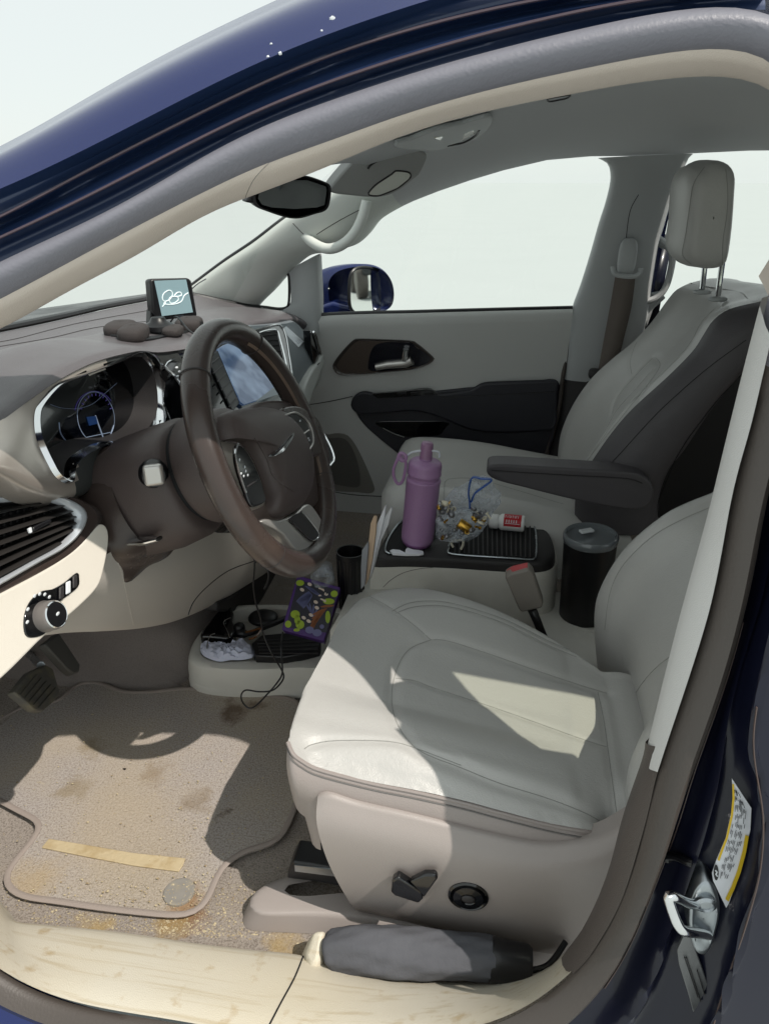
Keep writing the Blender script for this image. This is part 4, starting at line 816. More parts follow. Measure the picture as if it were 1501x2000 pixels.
SEAMS=[c2(q) for q in ([(430,188),(500,155),(600,148),(700,165),(850,212),(960,262),(1050,308),(1150,350),(1250,402)],[(445,196),(510,172),(600,165),(700,180),(850,228),(960,280),(1050,325),(1150,366)],
 [(582,300),(500,335),(455,400),(430,500),(440,600),(490,690),(560,745),(700,800),(850,860),(1040,920),(1180,975),(1260,1020)],[(582,300),(650,305),(800,352),(1000,422),(1150,472),(1268,508)],
 [(340,128),(400,160),(450,192),(520,245),(582,300)],[(445,450),(520,460),(600,490),(850,572),(1165,685),(1268,718)],[(88,726),(120,708),(200,694),(350,693),(440,700),(520,722),(700,790)],[(1234,505),(1258,620),(1276,750),(1294,880),(1312,1005)])]
rd=dense(rows+side_in,150); rd=[cr(q,170) for q in rd]
cm=M(); cm.grid(rd); CUB=bvh(cm)
groove(cm,CUB,SEAMS[2:4],.0055,.010); groove(cm,CUB,SEAMS[4:],.0032,.0055); groove(cm,CUB,SEAMS[:2],.0020,.0035)
WR=[]
for k in range(17):
    x=70+34*k+random.uniform(-8,8); y=765+8*k+random.uniform(-8,8); l_=random.uniform(40,85)
    WR.append(c2([(x,y-30),(x+l_*.35,y-22+random.uniform(-6,6)),(x+l_*.7,y-6+random.uniform(-6,6)),(x+l_,y+14)]))
for k in range(9):
    x=1000+22*k+random.uniform(-6,6); y=985+5*k; WR.append(c2([(x,y-20),(x+18,y),(x+24,y+24)]))
for k in range(12):
    x=660+20*k; y=735+13*k+random.uniform(-8,8); WR.append(c2([(x-60,y-20),(x-20,y-8+random.uniform(-5,5)),(x+25,y+12)]))
groove(cm,CUB,WR,.0011,.0030,30)
cu_=mk('cushion',cm,MT['leather'],ds,ang=80); CUB=bvh(cm)
def seam(b,pts,name,r,m,par_,n=50,lift=.0004,closed=False):
    h=on(b,pts,n,lift,closed=closed)
    if len(h)>3: q=M(); q.tube(h,r,6,flat=.6); return mk(name,q,m,par_)
for i,q in enumerate(SEAMS): seam(CUB,q,'seam',.0007,MT['seam_cu'],cu_,90,.0001)
g=M(); g.tube(cr(PP,120),.0028,8); mk('piping',g,MT['leather_trim'],cu_)
g=M(); g.tube([p+V((0,-.0045,-.006)) for p in cr(PP,120)],.0010,6); mk('stitch_line',g,MT['seam_dk'],cu_)
PB2=cr(PP,70); b0=Y(612,1634,-.640)
rows=[]
for i,p in enumerate(PB2):
    t=i/69; drop=interp(t,[(0,.0),(.04,.03),(.12,.085),(1,.075)]); 
    e=p+V((.004,.004,-.10)) if t>.10 else p.lerp(p+V((.004,.004,-.10)),t/.10) 
    e=p+V((0,.004,-.105)); 
    rows.append(cr([p,p+V((0,-.010,-.02)),p+V((0,-.010,-.05)),e],10))
fd=[b0.lerp(b0+V((.1,0,0)),0)]
g=M(); g.grid(rows); mk('bolster_side',g,MT['leather_trim'],ds,ang=80)
# rounded front corner of the cushion skirt
c0_=[PP[0],PP[0].lerp(b0,.33)+V((-.003,-.003,0)),PP[0].lerp(b0,.66)+V((-.001,-.004,0)),b0]
c1_=[PP[0]+V((.014,.02,-.014)),PP[0]+V((.014,.05,-.07)),PP[0]+V((.025,.05,-.13)),b0+V((.02,.06,-.0))]
p3=PB2[8]; c2_=[p3,p3+V((0,-.010,-.03)),p3+V((0,-.009,-.07)),V((p3.x+.0,-.66,b0.z))]
g=M(); g.loft([c1_,c0_,[a.lerp(b,.5)+V((-.002,-.006,0)) for a,b in zip(c0_,c2_)],c2_],20,24); mk('cushion_skirt',g,MT['leather_trim'],ds,ang=80)
# moulded side shield
C0=cr([Y(x,y,-.672) for x,y in[(620,1558),(640,1554),(700,1572),(810,1597),(950,1632),(1050,1652),(1120,1651),(1185,1634),(1290,1570)]],70)
C1=cr([Y(x,y,-.688) for x,y in[(619,1612),(700,1632),(810,1657),(950,1692),(1100,1705),(1290,1670)]],70)
C2=cr([Y(x,y,-.684) for x,y in[(644,1692),(720,1712),(850,1747),(1000,1785),(1150,1805),(1290,1800)]],70)
C3=cr([Y(x,y,-.668) for x,y in[(690,1772),(780,1792),(900,1823),(1000,1850),(1090,1868),(1290,1900)]],70)
g=M(); cols=[shift(C0,.03,-.004),shift(C0,.002,.001),C0,C1,C2,C3,shift(C3,.03,-.012)]
rows=[cr([c[i] for c in cols],30) for i in range(70)]
rows.insert(0,[p+V((.004,.012,0)) for p in rows[0]]); rows.insert(0,[p+V((.01,.05,0)) for p in rows[0]])
g.grid(rows); shd=mk('side_shield',g,MT['shield'],ds,ang=80); SHB=bvh(g)
g=M(); P=[p+V((0,.004,-.001)) for p in C3]; g.grid([cr([p,p+V((0,.004,-.016)),p+V((0,.02,-.022))],6) for p in P]); mk('shield_lower_edge',g,MT['shield'],ds)
def SH(x,y,l): 
    h=SHB.ray_cast(CC,ray(x,y).normalized()); return (h[0] if h[0] else Y(x,y,-.68))+V((0,-l,0))
g=M(); g.prism([SH(x,y,.016) for x,y in[(768,1700),(780,1692),(826,1722),(829,1735),(820,1744),(772,1729),(766,1722)]],(0,.012,0)); s1=mk('seat_switch',g,MT['piano'],ds,bevel=.003,seg=3)
g=M(); g.prism([SH(x,y,.016) for x,y in[(802,1702),(830,1688),(852,1688),(857,1696),(830,1734),(822,1722)]],(0,.010,0)); mk('recliner_switch',g,MT['piano'],ds,bevel=.003,seg=3)
kc=SH(914,1748,.0); g=M(); g.lathe(kc,(0,-1,0),[(.026,-.004),(.0262,.003),(.0235,.0045),(.0205,.002),(.0195,.006),(.010,.007),(.008,.004),(0,.004)],40); mk('lumbar_switch',g,MT['piano'],ds,ang=50)
g=M(); g.ell(kc+V((0,-.006,0)),.009,.003,.007); mk('switch_cap',g,MT['dark'],ds)
# rail and moulded rail cover
g=M(); g.prism([Y(x,y,-.63) for x,y in[(562,1702),(572,1683),(668,1697),(668,1733),(610,1722),(560,1716)]],(0,.04,0)); rl=mk('seat_rail',g,MT['black'],ds,bevel=.003)
g=M(); g.prism([Y(x,y,-.632) for x,y in[(575,1690),(662,1700),(655,1712),(576,1702)]],(0,.01,0)); mk('rail_insert',g,MT['steel'],rl)
g=M(); A=cr([Z(x,y,.402) for x,y in[(640,1700),(560,1715),(500,1748),(475,1788),(478,1806),(500,1818),(640,1826),(800,1850),(1000,1885),(1150,1900)]],50)
B=cr([Z(x,y,.432) for x,y in[(650,1704),(572,1716),(515,1735),(492,1762),(500,1775),(530,1782),(650,1780),(800,1800),(1000,1840),(1150,1860)]],50); Cc=cr([Z(x,y,.434) for x,y in[(690,1690),(640,1712),(600,1722),(560,1730),(560,1745),(600,1750),(700,1745),(850,1770),(1000,1800),(1150,1820)]],50)
rows=[cr([a,a.lerp(b,.6)+V((0,0,.006)),b,c],14) for a,b,c in zip(A,B,Cc)]; g.grid(rows); mk('rail_cover',g,MT['shield'],ds,ang=70)
g=M(); g.prism([Z(x,y,.433) for x,y in[(700,1690),(690,1740),(900,1790),(1150,1830),(1150,1700)]],(0,0,-.03)); mk('seat_base',g,MT['dark'],ds)
# backrest
bs_=[(1222,1560),(1190,1400),(1166,1300),(1160,1200),(1175,1140),(1220,1070),(1290,1010),(1345,982),(1400,957)]
B0=[V((.53,-.20,.55)),Y(1198,1415,-.20),Y(1176,1340,-.20)]+[Y(x,y,-.20) for x,y in bs_[2:]]
e=(B0[-1]-B0[-2]).normalized(); 
for k in range(1,6): B0.append(B0[-1]+V((.03,0,.055)))
B0=cr(B0,60)
def off(P,dx,dy,dz=0): return [p+V((dx,dy,dz)) for p in P]
cols=[off(B0,.12,.03),off(B0,.03,.02),B0,off(B0,.012,-.04),off(B0,.038,-.09),off(B0,.046,-.20),off(B0,.038,-.31),off(B0,.010,-.37),off(B0,-.004,-.41),off(B0,.006,-.44),off(B0,.05,-.455),off(B0,.13,-.45)]
rows=[cr([c[i] for c in cols],50) for i in range(60)]
rows.append([p+V((.05,0,.012)) for p in rows[-1]]); rows.append([p+V((.08,0,-.04)) for p in rows[-1]])
c6=lambda P:[(1000+a/2.499,1200+b/2.499) for a,b in P]
rows=[cr(q,110) for q in dense(rows,120)]
g=M(); g.grid(rows); BKB=bvh(g); BS=[c6([(790,190),(700,260),(630,340),(570,440),(540,540),(535,640)]),[(1400,985),(1330,1015),(1270,1050),(1215,1105),(1190,1160),(1180,1230)]]
groove(g,BKB,BS,.003,.006); bk=mk('backrest',g,MT['leather'],ds,ang=80); BKB=bvh(g)
seam(BKB,c6([(790,190),(700,260),(630,340),(570,440),(540,540),(535,640)]),'seam',.0007,MT['seam_cu'],bk,lift=.0001)
seam(BKB,[(1400,985),(1330,1015),(1270,1050),(1215,1105),(1190,1160),(1180,1230)],'seam',.0007,MT['seam_cu'],bk,lift=.0001)
g=M(); g.ell((.90,-.40,1.34),.055,.125,.10,p=2.6); mk('headrest',g,MT['leather'],ds)
g=M(); g.tube([(.85,-.35,1.18),(.88,-.35,1.30)],.006,8); mk('headrest_post',g,MT['steel'],ds)
g=M(); g.tube([(.85,-.45,1.18),(.88,-.45,1.30)],.006,8); mk('headrest_post',g,MT['steel'],ds)
# ---------------------------------------------------------------- passenger's seat
ps=empty('seat',(.35,.40,.42),van,label='empty passenger seat in grey leather with dark side and raised armrest')
rows=[]
for k in range(25):
    s_=k/24; y=.165+.475*s_; amp=interp(s_,[(0,-.03),(.05,0),(.12,.016),(.3,.0),(.5,-.008),(.7,0),(.88,.016),(.95,0),(1,-.03)])
    rr=[]
    for x,z in((.10,.50),(.065,.60),(.055,.66),(.062,.695),(.10,.712),(.2,.713),(.3,.705),(.4,.690),(.55,.675),(.62,.67)):
        fx=.02*((abs(s_-.5)*2)**4)
        rr.append(V((x+fx,y,z+amp*(1 if x<.5 and z>.6 else .5))))
    rows.append(cr(rr,40))
g=M(); rows.insert(0,[p+V((0,.002,-.12)) for p in rows[0]]); g.grid(rows); pc=mk('cushion',g,MT['leather'],ps,ang=80); PCB=bvh(g)
seam(PCB,[(868,942),(880,935),(930,936),(1000,955),(1100,985)],'seam',.0009,MT['seam_cu'],pc)
seam(PCB,[(868,942),(866,980),(870,1020)],'seam',.0009,MT['seam_cu'],pc)
g=M(); g.grid([cr([V((.085,y,.67)),V((.09,y,.6)),V((.12,y,.48))],8) for y in(.16,.4,.64)]); mk('cushion_skirt',g,MT['leather_dk'],ps)
c5=lambda P:[(1000+a/2.106,250+b/2.106) for a,b in P]
k0=cr([Y(x,y,.60) for x,y in c5([(200,1470),(196,1380),(200,1300),(215,1230),(260,1130),(330,1030),(420,945),(500,880),(580,795),(640,712),(680,665),(735,636)])],60)
k3=cr([Y(x,y,.215) for x,y in c5([(255,1640),(262,1500),(310,1400),(350,1335),(420,1238),(500,1148),(640,1020),(740,918),(785,850),(825,790),(890,745),(1010,715)])],60)
kc_=[a.lerp(b,.5)+V((.035,0,.0)) for a,b in zip(k0,k3)]
k1=[a.lerp(b,.14)+V((-.004,0,.0)) for a,b in zip(k0,k3)]; k1b=[a.lerp(b,.3)+V((.022,0,0)) for a,b in zip(k0,k3)]; k2=[a.lerp(b,.74)+V((.024,0,.0)) for a,b in zip(k0,k3)]; k2b=[a.lerp(b,.9)+V((-.002,0,0)) for a,b in zip(k0,k3)]
g=M(); rows=[cr([c[i] for c in (off(k0,.08,.02),k0,k1,k1b,kc_,k2,k2b,k3)],44) for i in range(60)]
rows=[cr(q,110) for q in dense(rows,140)]; g.grid(rows); PBB=bvh(g)
PSM=[c5(q) for q in ([(490,1010),(484,960),(500,905),(512,880)],[(410,1175),(430,1110),(500,1025),(560,962),(580,945),(600,955),(604,985),(560,1050),(480,1150),(400,1250),(320,1350)],[(390,1230),(430,1160),(500,1080),(580,990)],[(300,1380),(420,1205),(500,1115),(640,985),(730,885),(775,800),(830,745)])]
groove(g,PBB,PSM[1:2],.006,.010); groove(g,PBB,[PSM[0],PSM[2],PSM[3]],.003,.006); pb=mk('backrest',g,MT['leather'],ps,ang=80); PBB=bvh(g)
tr=cr([Y(x,y,.175) for x,y in c5([(590,1660),(590,1580),(600,1500),(640,1405),(700,1330),(760,1240),(830,1140),(960,990),(1060,900),(1100,870)])],60)
g=M(); rows=[cr([a,a.lerp(b,.12)+V((0,-.022,0)),a.lerp(b,.5)+V((0,-.032,0)),b,b+V((.02,.12,-.01))],24) for a,b in zip(k3,tr)]; g.grid(rows); pd_=mk('backrest_side',g,MT['leather_dk'],ps,ang=80); PSB=bvh(g)
tp_=[k0[-1],k1[-1],kc_[-1],k2b[-1],k3[-1]]; t0=cr(tp_,30); t1=[p+V((.06,0,.012)) for p in t0]; t2=[p+V((.13,0,-.01)) for p in t0]; t3=[p+V((.15,0,-.15)) for p in t0]
g=M(); g.grid([cr([a,b,c,d],14) for a,b,c,d in zip(t0,t1,t2,t3)]); mk('backrest_top',g,MT['leather'],ps,ang=80)
seam(PSB,c5([(385,1402),(460,1320),(560,1210),(640,1130),(800,990),(960,872)]),'seam',.0011,MT['shadow'],pd_)
seam(PSB,c5([(598,1600),(600,1530),(640,1420),(700,1310),(760,1225),(850,1110),(950,1005)]),'seam',.0014,MT['shadow'],pd_)
for q in PSM: seam(PBB,q,'seam',.0007,MT['seam_cu'],pb,60,.0001)
# armrest
ar=T2([(748,790),(752,775),(770,768),(850,768),(1100,783),(1330,797),(1400,812),(1440,850),(1450,890),(1432,935),(1380,955),(1280,948),(1100,912),(900,862),(800,836),(755,812)])
g=M(); g.prism(cr([Y(x,y,.125) for x,y in ar],70,True),(0,.06,0)); am=mk('armrest',g,MT['leather_dk'],ps,bevel=.018,seg=5)
g=M(); P=[Y(x,y,.1235) for x,y in T2([(770,790),(900,800),(1100,812),(1330,825),(1400,845)])]; g.tube(P,.0012,6,sm=40); mk('stitch_line',g,MT['dark'],am)
# headrest: side profile swept across with rounded ends
pr_=c5([(800,150),(770,165),(745,220),(735,300),(728,400),(715,480),(720,530),(745,568),(790,585),(840,588),(880,578),(900,545),(918,420),(930,260),(932,190),(915,152),(880,133),(835,130)])
H=cr([Y(x,y,.285) for x,y in pr_],60,True); hc_=sum(H,V())/60
rows=[]
for t,s_ in((0,.02),(.0,.40),(.003,.72),(.013,.89),(.034,.98),(.07,1.01),(.125,1.0),(.18,.96),(.215,.88),(.232,.74),(.238,.4),(.238,.02)):
    rows.append([hc_+(p-hc_)*s_+V((.0,t,0))+V((-.012*math.sin(math.pi*t/.238)*(1 if p.x<hc_.x else 0),0,0)) for p in H])
g=M(); g.grid([cr([r[i] for r in rows],36) for i in range(60)],cu=True); hr=mk('headrest',g,MT['leather'],ps,ang=80); HRB=bvh(g)
seam(HRB,c5([(735,560),(700,520),(712,440),(728,330),(745,230),(790,160)]),'seam',.0008,MT['seam_cu'],hr)
seam(HRB,c5([(876,170),(884,260),(880,360),(865,460),(862,560)]),'seam',.0006,MT['seam_cu'],hr)
for a,b in(((1410,520),(1400,580)),((1376,525),(1370,566))):
    g=M(); yy=.35 if a[0]>1400 else .45
    g.tube([Y(a[0],a[1]-12,yy),Y(b[0],b[1]+3,yy)],.0062,10); mk('headrest_post',g,MT['chrome'],ps)
    g=M(); p=Y(b[0],b[1]+4,yy); g.ell(p,.020,.012,.006,p=2.5); mk('post_collar',g,MT['trim_g'],ps)
# belt buckle beside the driver's seat
bk_=empty('belt_buckle',Y(1030,1180,-.155),van)
P=[(985,1128),(996,1121),(1032,1112),(1040,1120),(1060,1178),(1058,1188),(1018,1197),(1012,1190)]
g=M(); g.prism([Y(x,y,-.17) for x,y in P],(0,.03,0)); mk('buckle_body',g,mat('grey buckle plastic','#7c766f',.5,bump=[('v',900,.2)]),bk_,bevel=.004,seg=3)
g=M(); g.prism([Y(x,y,-.166)+V((0,0,.001)) for x,y in[(988,1127),(1000,1119),(1030,1112),(1026,1122),(996,1131)]],(0,.02,.003)); mk('release_button',g,mat('red release button','#b3353a',.4),bk_,bevel=.001)
g=M(); g.grid([[Y(1028,1190,-.15),Y(1046,1186,-.15)],[Y(1040,1215,-.15),Y(1060,1222,-.15)],[Y(1055,1250,-.15),Y(1075,1260,-.15)]]); mk('buckle_strap',g,MT['black'],bk_,solid=.003)
# ---------------------------------------------------------------- rear console box
con=empty('console',(.27,.06,.42),van)
tl=[(733,1088),(742,1070),(752,1050),(768,1030),(788,1016),(850,1008),(950,1008),(1028,1016),(1056,1026),(1073,1044),(1082,1070),(1080,1088),(1058,1098),(993,1098),(887,1091),(800,1088)]
T=relax(cr([Z(x,y,.664) for x,y in tl],90,True),2); tc_=sum(T,V())/90
def tz(P,s_,dz,dx=0,dy=0): return [V((tc_.x+(p.x-tc_.x)*s_+dx,tc_.y+(p.y-tc_.y)*s_+dy,p.z+dz)) for p in P]
g=M(); g.grid([tz(T,.02,.0),tz(T,.97,.0),tz(T,1.0,-.003),tz(T,1.01,-.010),tz(T,1.015,-.026)],cv=True); mk('console_lid',g,MT['dark'],con,ang=60)
g=M(); g.grid([tz(T,1.0,-.024),tz(T,1.035,-.022),tz(T,1.05,-.030),tz(T,1.06,-.06),tz(T,1.07,-.14),tz(T,1.04,-.26)],cv=True); cb_=mk('console_body',g,MT['console'],con,ang=70); COB=bvh(g)
seam(COB,[(700,820)] and [(700+a/3.752,820+b/3.752) for a,b in[(180,1225),(240,1170),(330,1120),(450,1090),(560,1082)]],'panel_gap',.0008,MT['seam_dk'],cb_)
c7=lambda P:[(700+a/3.752,820+b/3.752) for a,b in P]
cupo=c7([(195,960),(205,900),(250,815),(320,740),(400,735),(560,740),(575,850),(540,890),(490,930),(480,985),(460,1000),(230,985)])
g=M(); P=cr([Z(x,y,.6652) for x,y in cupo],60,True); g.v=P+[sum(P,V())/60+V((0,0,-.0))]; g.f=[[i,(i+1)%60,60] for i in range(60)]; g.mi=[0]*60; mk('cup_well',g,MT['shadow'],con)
g=M(); g.tube([Z(x,y,.667) for x,y in cupo[-1:]+cupo[:5]],.0028,8,sm=40); mk('well_trim',g,MT['steel'],con)
tr_=c7([(662,945),(668,905),(700,860),(760,800),(840,760),(940,742),(1100,740),(1225,748),(1280,775),(1297,830),(1300,985),(1270,1022),(1100,1012),(690,982)])
P=cr([Z(x,y,.668) for x,y in tr_],70,True); g=M(); g.tube(P,.0022,8,closed=True); mk('tray_trim',g,MT['steel'],con)
g=M(); q=[p+V((0,0,-.0015)) for p in P]; g.v=q+[sum(q,V())/70]; g.f=[[i,(i+1)%70,70] for i in range(70)]; g.mi=[0]*70; tm=mk('tray_mat',g,MT['shadow'],con)
for k in range(17):
    x=705+34.5*k; a=interp(x,[(700,975),(1280,1010)]); b=interp(x,[(700,868),(840,772),(1000,752),(1280,765)]); m_=c7([(x,a),(x-3,b)])
    g=M(); g.tube([Z(*m_[0],.6685),Z(*m_[1],.6685)],.0019,6,flat=.8); mk('tray_rib',g,MT['dark'],tm)
# cream apron that runs forward from the box, low cup ring behind it
g=M(); A=cr([Z(x,y,.58) for x,y in[(600,1175),(640,1140),(690,1120),(740,1100)]],20)
g.grid([cr([V((.05+.02*i,-.165,.42)),V((.03+.02*i,-.16,.55)),V((.045+.02*i,-.12,.585)),V((.05+.02*i,.10,.585)),V((.05+.02*i,.14,.55)),V((.05+.02*i,.15,.42))],26) for i in(-.6,0,1,2,4,7)]); mk('console_apron',g,MT['console'],con,ang=70)
g=M(); g.grid([cr([V((x,-.155,.42)),V((x,-.15,.515)),V((x,-.12,.535)),V((x,.10,.535)),V((x,.14,.5)),V((x,.15,.42))],24) for x in(.44,.50,.62,.75,.9,.95)]); mk('cup_tray',g,MT['console'],con,ang=70)
g=M(); g.lathe((.548,.02,.536),(0,0,1),[(.062,-.002),(.062,.003),(.056,.004),(.054,-.03)],40); mk('cup_ring',g,MT['console'],con,ang=50)
# low open bin between the seats
bn=empty('console_bin',(-.12,-.1,.41),van)
bo=[(370,1282),(378,1255),(400,1226),(426,1197),(449,1184),(510,1181),(571,1182),(640,1185),(705,1200),(720,1250),(700,1300),(640,1306),(585,1304),(500,1308),(430,1306),(385,1298)]
A=relax(cr([Z(x,y,.476) for x,y in bo],90,True),2); bi=[(391,1272),(396,1254),(415,1226),(440,1200),(462,1192),(510,1190),(571,1191),(635,1194),(690,1208),(700,1245),(680,1275),(625,1276),(590,1283),(500,1290),(430,1292),(400,1285)]
B=relax(cr([Z(x,y,.476) for x,y in bi],90,True),2); c0=sum(B,V())/90
dn=lambda P,s_,dz:[V((c0.x+(p.x-c0.x)*s_,c0.y+(p.y-c0.y)*s_,p.z+dz)) for p in P]
g=M(); g.grid([dn(A,1.03,-.075),dn(A,1.03,-.03),dn(A,1.015,-.008),A,[a.lerp(b,.5)+V((0,0,.003)) for a,b in zip(A,B)],B,dn(B,.97,-.03),dn(B,.02,-.032)],cv=True); mk('bin_shell',g,MT['console'],bn,ang=60)
g=M(); g.grid([dn(A,1.035,-.075),dn(A,1.038,-.055),dn(A,1.03,-.05)],cv=True); mk('bin_plinth',g,MT['console'],bn)
# ---------------------------------------------------------------- header items
vs=empty('sun_visor',Y(740,330,.16),van)
vp=[(745,283),(760,282),(800,290),(832,300),(833,312),(820,340),(806,352),(780,372),(752,384),(722,386),(680,382),(650,378),(645,370),(662,346),(690,315),(712,294)]
vpl=V((.25,-.25,-.93)).normalized(); vc=Y(740,335,.16)
vn_=V((.55,-.45,-.30)).normalized()
Pv=cr([PL(x,y,vc,vn_) for x,y in vp],60,True)
g=M(); g.prism(Pv,-vn_*.022); mk('visor_panel',g,mat('grey visor vinyl','#9c9d9c',.55,bump=[('v',800,.2)]),vs,bevel=.006,seg=3)
mp=[(765,340),(772,334),(795,336),(802,342),(798,350),(775,368),(740,382),(722,381),(720,376),(735,360)]
g=M(); g.tube(cr([PL(x,y,vc+vn_*.001,vn_) for x,y in mp],50,True),.0016,8,closed=True); mk('mirror_flap_frame',g,MT['dark'],vs)
g=M(); g.prism([PL(x,y,vc+vn_*.0015,vn_) for x,y in mp],-vn_*.002); mk('vanity_mirror_flap',g,mat('pale flap','#d8dad2',.3),vs,bevel=.001)
g=M(); g.tube([PL(x,y,vc+vn_*.001,vn_) for x,y in[(718,330),(724,322),(738,313),(744,311)]],.0022,6,sm=12); mk('visor_clip',g,MT['black'],vs)
g=M(); g.tube([PL(x,y,vc+vn_*.004,vn_) for x,y in[(752,283),(756,292),(748,304),(738,312)]],.0035,8,sm=14); mk('visor_pivot',g,MT['trim_g'],vs)
vm=empty('rear_view_mirror',Y(570,385,0),van)
vc=Y(568,385,.0); vq=V((.66,-.70,-.10)).normalized()
def VM(x,y,o=0): return PL(x,y,vc+vq*o,vq)
mo=[(492,385),(494,362),(506,354),(540,347),(575,344),(598,343),(640,358),(645,366),(643,392),(636,410),(612,418),(585,426),(560,425),(520,412),(497,402)]
P=relax(cr([VM(x,y) for x,y in mo],80,True),2); c0=sum(P,V())/80
g=M(); g.grid([[c0+(p-c0)*.93 +vq*.003 for p in P],[p+vq*.003 for p in P],[c0+(p-c0)*1.01 for p in P],[c0+(p-c0)*.97-vq*.02 for p in P],[c0+(p-c0)*.7-vq*.04 for p in P],[c0+(p-c0)*.02-vq*.045 for p in P]],cv=True); mk('mirror_shell',g,MT['black'],vm,ang=60)
mi_=[(504,388),(508,366),(522,361),(575,352),(600,352),(636,364),(638,372),(634,400),(620,405),(575,408),(530,405),(512,400)]
g=M(); g.prism([VM(x,y,.004) for x,y in mi_],-vq*.002); mk('mirror_glass',g,mat('dimmed mirror glass',(.30,.32,.33),.03,1),vm)
g=M(); g.tube([VM(575,350,-.03),VM(560,335,-.07),VM(545,320,-.14)],.010,10); mk('mirror_stalk',g,MT['black'],vm)
g=M(); g.prism([VM(x,y,.001) for x,y in[(480,395),(495,370),(500,385),(495,398)]],-vq*.02); mk('mirror_pod',g,MT['black'],vm,bevel=.003)
# dome lamp console in the headliner
dl=empty('overhead_console',Y(900,250,0),van)
def HL(x,y,l=.002):
    h=HLB.ray_cast(CC,ray(x,y).normalized()); return (h[0] if h[0] else Z(x,y,1.48))+V((0,0,-l))
oc=[(768,272),(800,262),(850,243),(900,232),(948,218),(960,220),(958,235),(940,255),(905,272),(872,279),(840,285),(800,282)]
g=M(); P=cr([HL(x,y,.001) for x,y in oc],60,True); g.prism(P,(0,0,-.008)); mk('console_panel',g,MT['trim_g'],dl,bevel=.003,seg=3)
g=M(); g.prism([HL(x,y,.010) for x,y in[(848,253),(880,246),(925,239),(927,246),(905,258),(870,264)]],(0,0,-.003)); mk('lamp_lens',g,mat('clear lamp lens','#e9e6d2',.15,coat=.5),dl,bevel=.001)
g=M(); g.tube([HL(x,y,.011) for x,y in[(935,240),(928,252),(905,265),(875,271)]],.003,8,sm=20); mk('lens_rim',g,MT['dark'],dl)
g=M(); g.tube([HL(x,y,.002) for x,y in[(838,254),(850,262),(868,277)]],.0012,6); mk('panel_gap',g,MT['dark'],dl)
g=M(); g.tube(cr([HL(x,y,.001) for x,y in[(1068,192),(1075,190),(1110,184),(1108,190),(1090,194),(1072,197)]],20,True),.0014,6,closed=True); mk('coat_hook',g,MT['dark'],van)
# windscreen
g=M(); top_=cr([V((-.02,-.60,1.47)),V((-.01,-.3,1.53)),V((.0,0,1.54)),V((.0,.3,1.52)),V((-.01,.56,1.45))],20); bt_=cr([V((-.45,-.76,1.08)),V((-.66,-.40,1.10)),V((-.72,0,1.11)),V((-.62,.30,1.10)),V((-.42,.66,1.08))],20)
g.grid([cr([a,a.lerp(b,.5)+V((-.02,0,.03)),b],12) for a,b in zip(top_,bt_)]); mk('windscreen',g,GW,van)
g=M(); g.grid([[V((-.70+.02*k,y,1.09-.0*k)) if k else V((-1.3,y,1.0)) for k in(0,1)] for y in(-.7,-.35,0,.35,.7)]); mk('bonnet',g,MT['black'],van)
# ---------------------------------------------------------------- striker, link plate, label on the jamb
def J(x,y,l=.003):
    h=JB.ray_cast(CC,ray(x,y).normalized())
    if h[0] is None: return O(x,y,.0)
    nn=h[1] if h[1].dot(ray(x,y))<0 else -h[1]
    return h[0]+nn*l
sk_=empty('door_striker',J(1375,1800),van)
c8=lambda P:[(1250+a/3.848,1480+b/3.848) for a,b in P]
def J2(x,y,o): return O(x,y,o)
pl_=relax(cr([O(x,y,-.006) for x,y in c8([(372,1090),(410,1000),(460,945),(510,930),(555,970),(585,1040),(598,1130),(588,1230),(560,1330),(535,1420),(500,1480),(460,1498),(420,1470),(385,1390),(366,1290),(362,1190)])],70,True),3)
g=M(); c=sum(pl_,V())/70; g.grid([[p+V((0,.03,0)) for p in pl_],[p+V((0,.002,0)) for p in pl_],[c+(p-c)*.95 for p in pl_],[c+(p-c)*.80+V((0,-.0015,0)) for p in pl_],[c+(p-c)*.55+V((0,.0015,0)) for p in pl_],[c+(p-c)*.02+V((0,.001,0)) for p in pl_]],cv=True); mk('striker_plate',g,MT['steel'],sk_,ang=60)
g=M(); P=[O(x,y,o) for x,y,o in[(1362,1768,-.004),(1342,1763,-.018),(1318,1752,-.036),(1307,1750,-.040),(1306,1760,-.040),(1314,1785,-.040),(1323,1806,-.040),(1333,1817,-.038),(1350,1821,-.028),(1368,1823,-.014),(1382,1826,-.004)]]
g.tube(P,.0048,14,sm=80); mk('striker_loop',g,MT['chrome'],sk_)
g=M(); bc=O(1376,1763,-.007); g.lathe(bc,(0,-1,0),[(.010,-.002),(.010,.003),(.007,.005),(.006,.003),(0,.003)],24); mk('striker_bolt',g,MT['steel'],sk_,ang=40)
g=M(); P=[O(x,y,-.002) for x,y in c8([(330,1330),(375,1340),(430,1490),(548,1825),(545,1870),(490,2050),(430,2050),(360,1780),(290,1560),(275,1450)])]; g.prism(P,(0,.004,0)); lk=mk('link_plate',g,mat('dull stamped steel','#7c7d7e',.5,.7,bump=[('n',80,.5)],var=[(30,.4,'#4f5052',.5,.7)]),sk_,bevel=.0008)
for a in([(330,1500),(430,1800)],[(345,1500),(450,1830)],[(425,1600),(480,1780)]):
    q=M(); q.tube([O(*c8([p])[0],-.0035) for p in a],.0012,6,flat=.4); mk('stamped_rib',q,MT['dark'],lk)
lb=[(680,160),(690,155),(832,380),(833,400),(820,545),(800,520),(790,560),(808,600),(795,680),(760,820),(700,980),(660,1090),(640,1130),(560,960),(535,870),(570,765),(590,740),(640,600),(680,420),(692,300)]
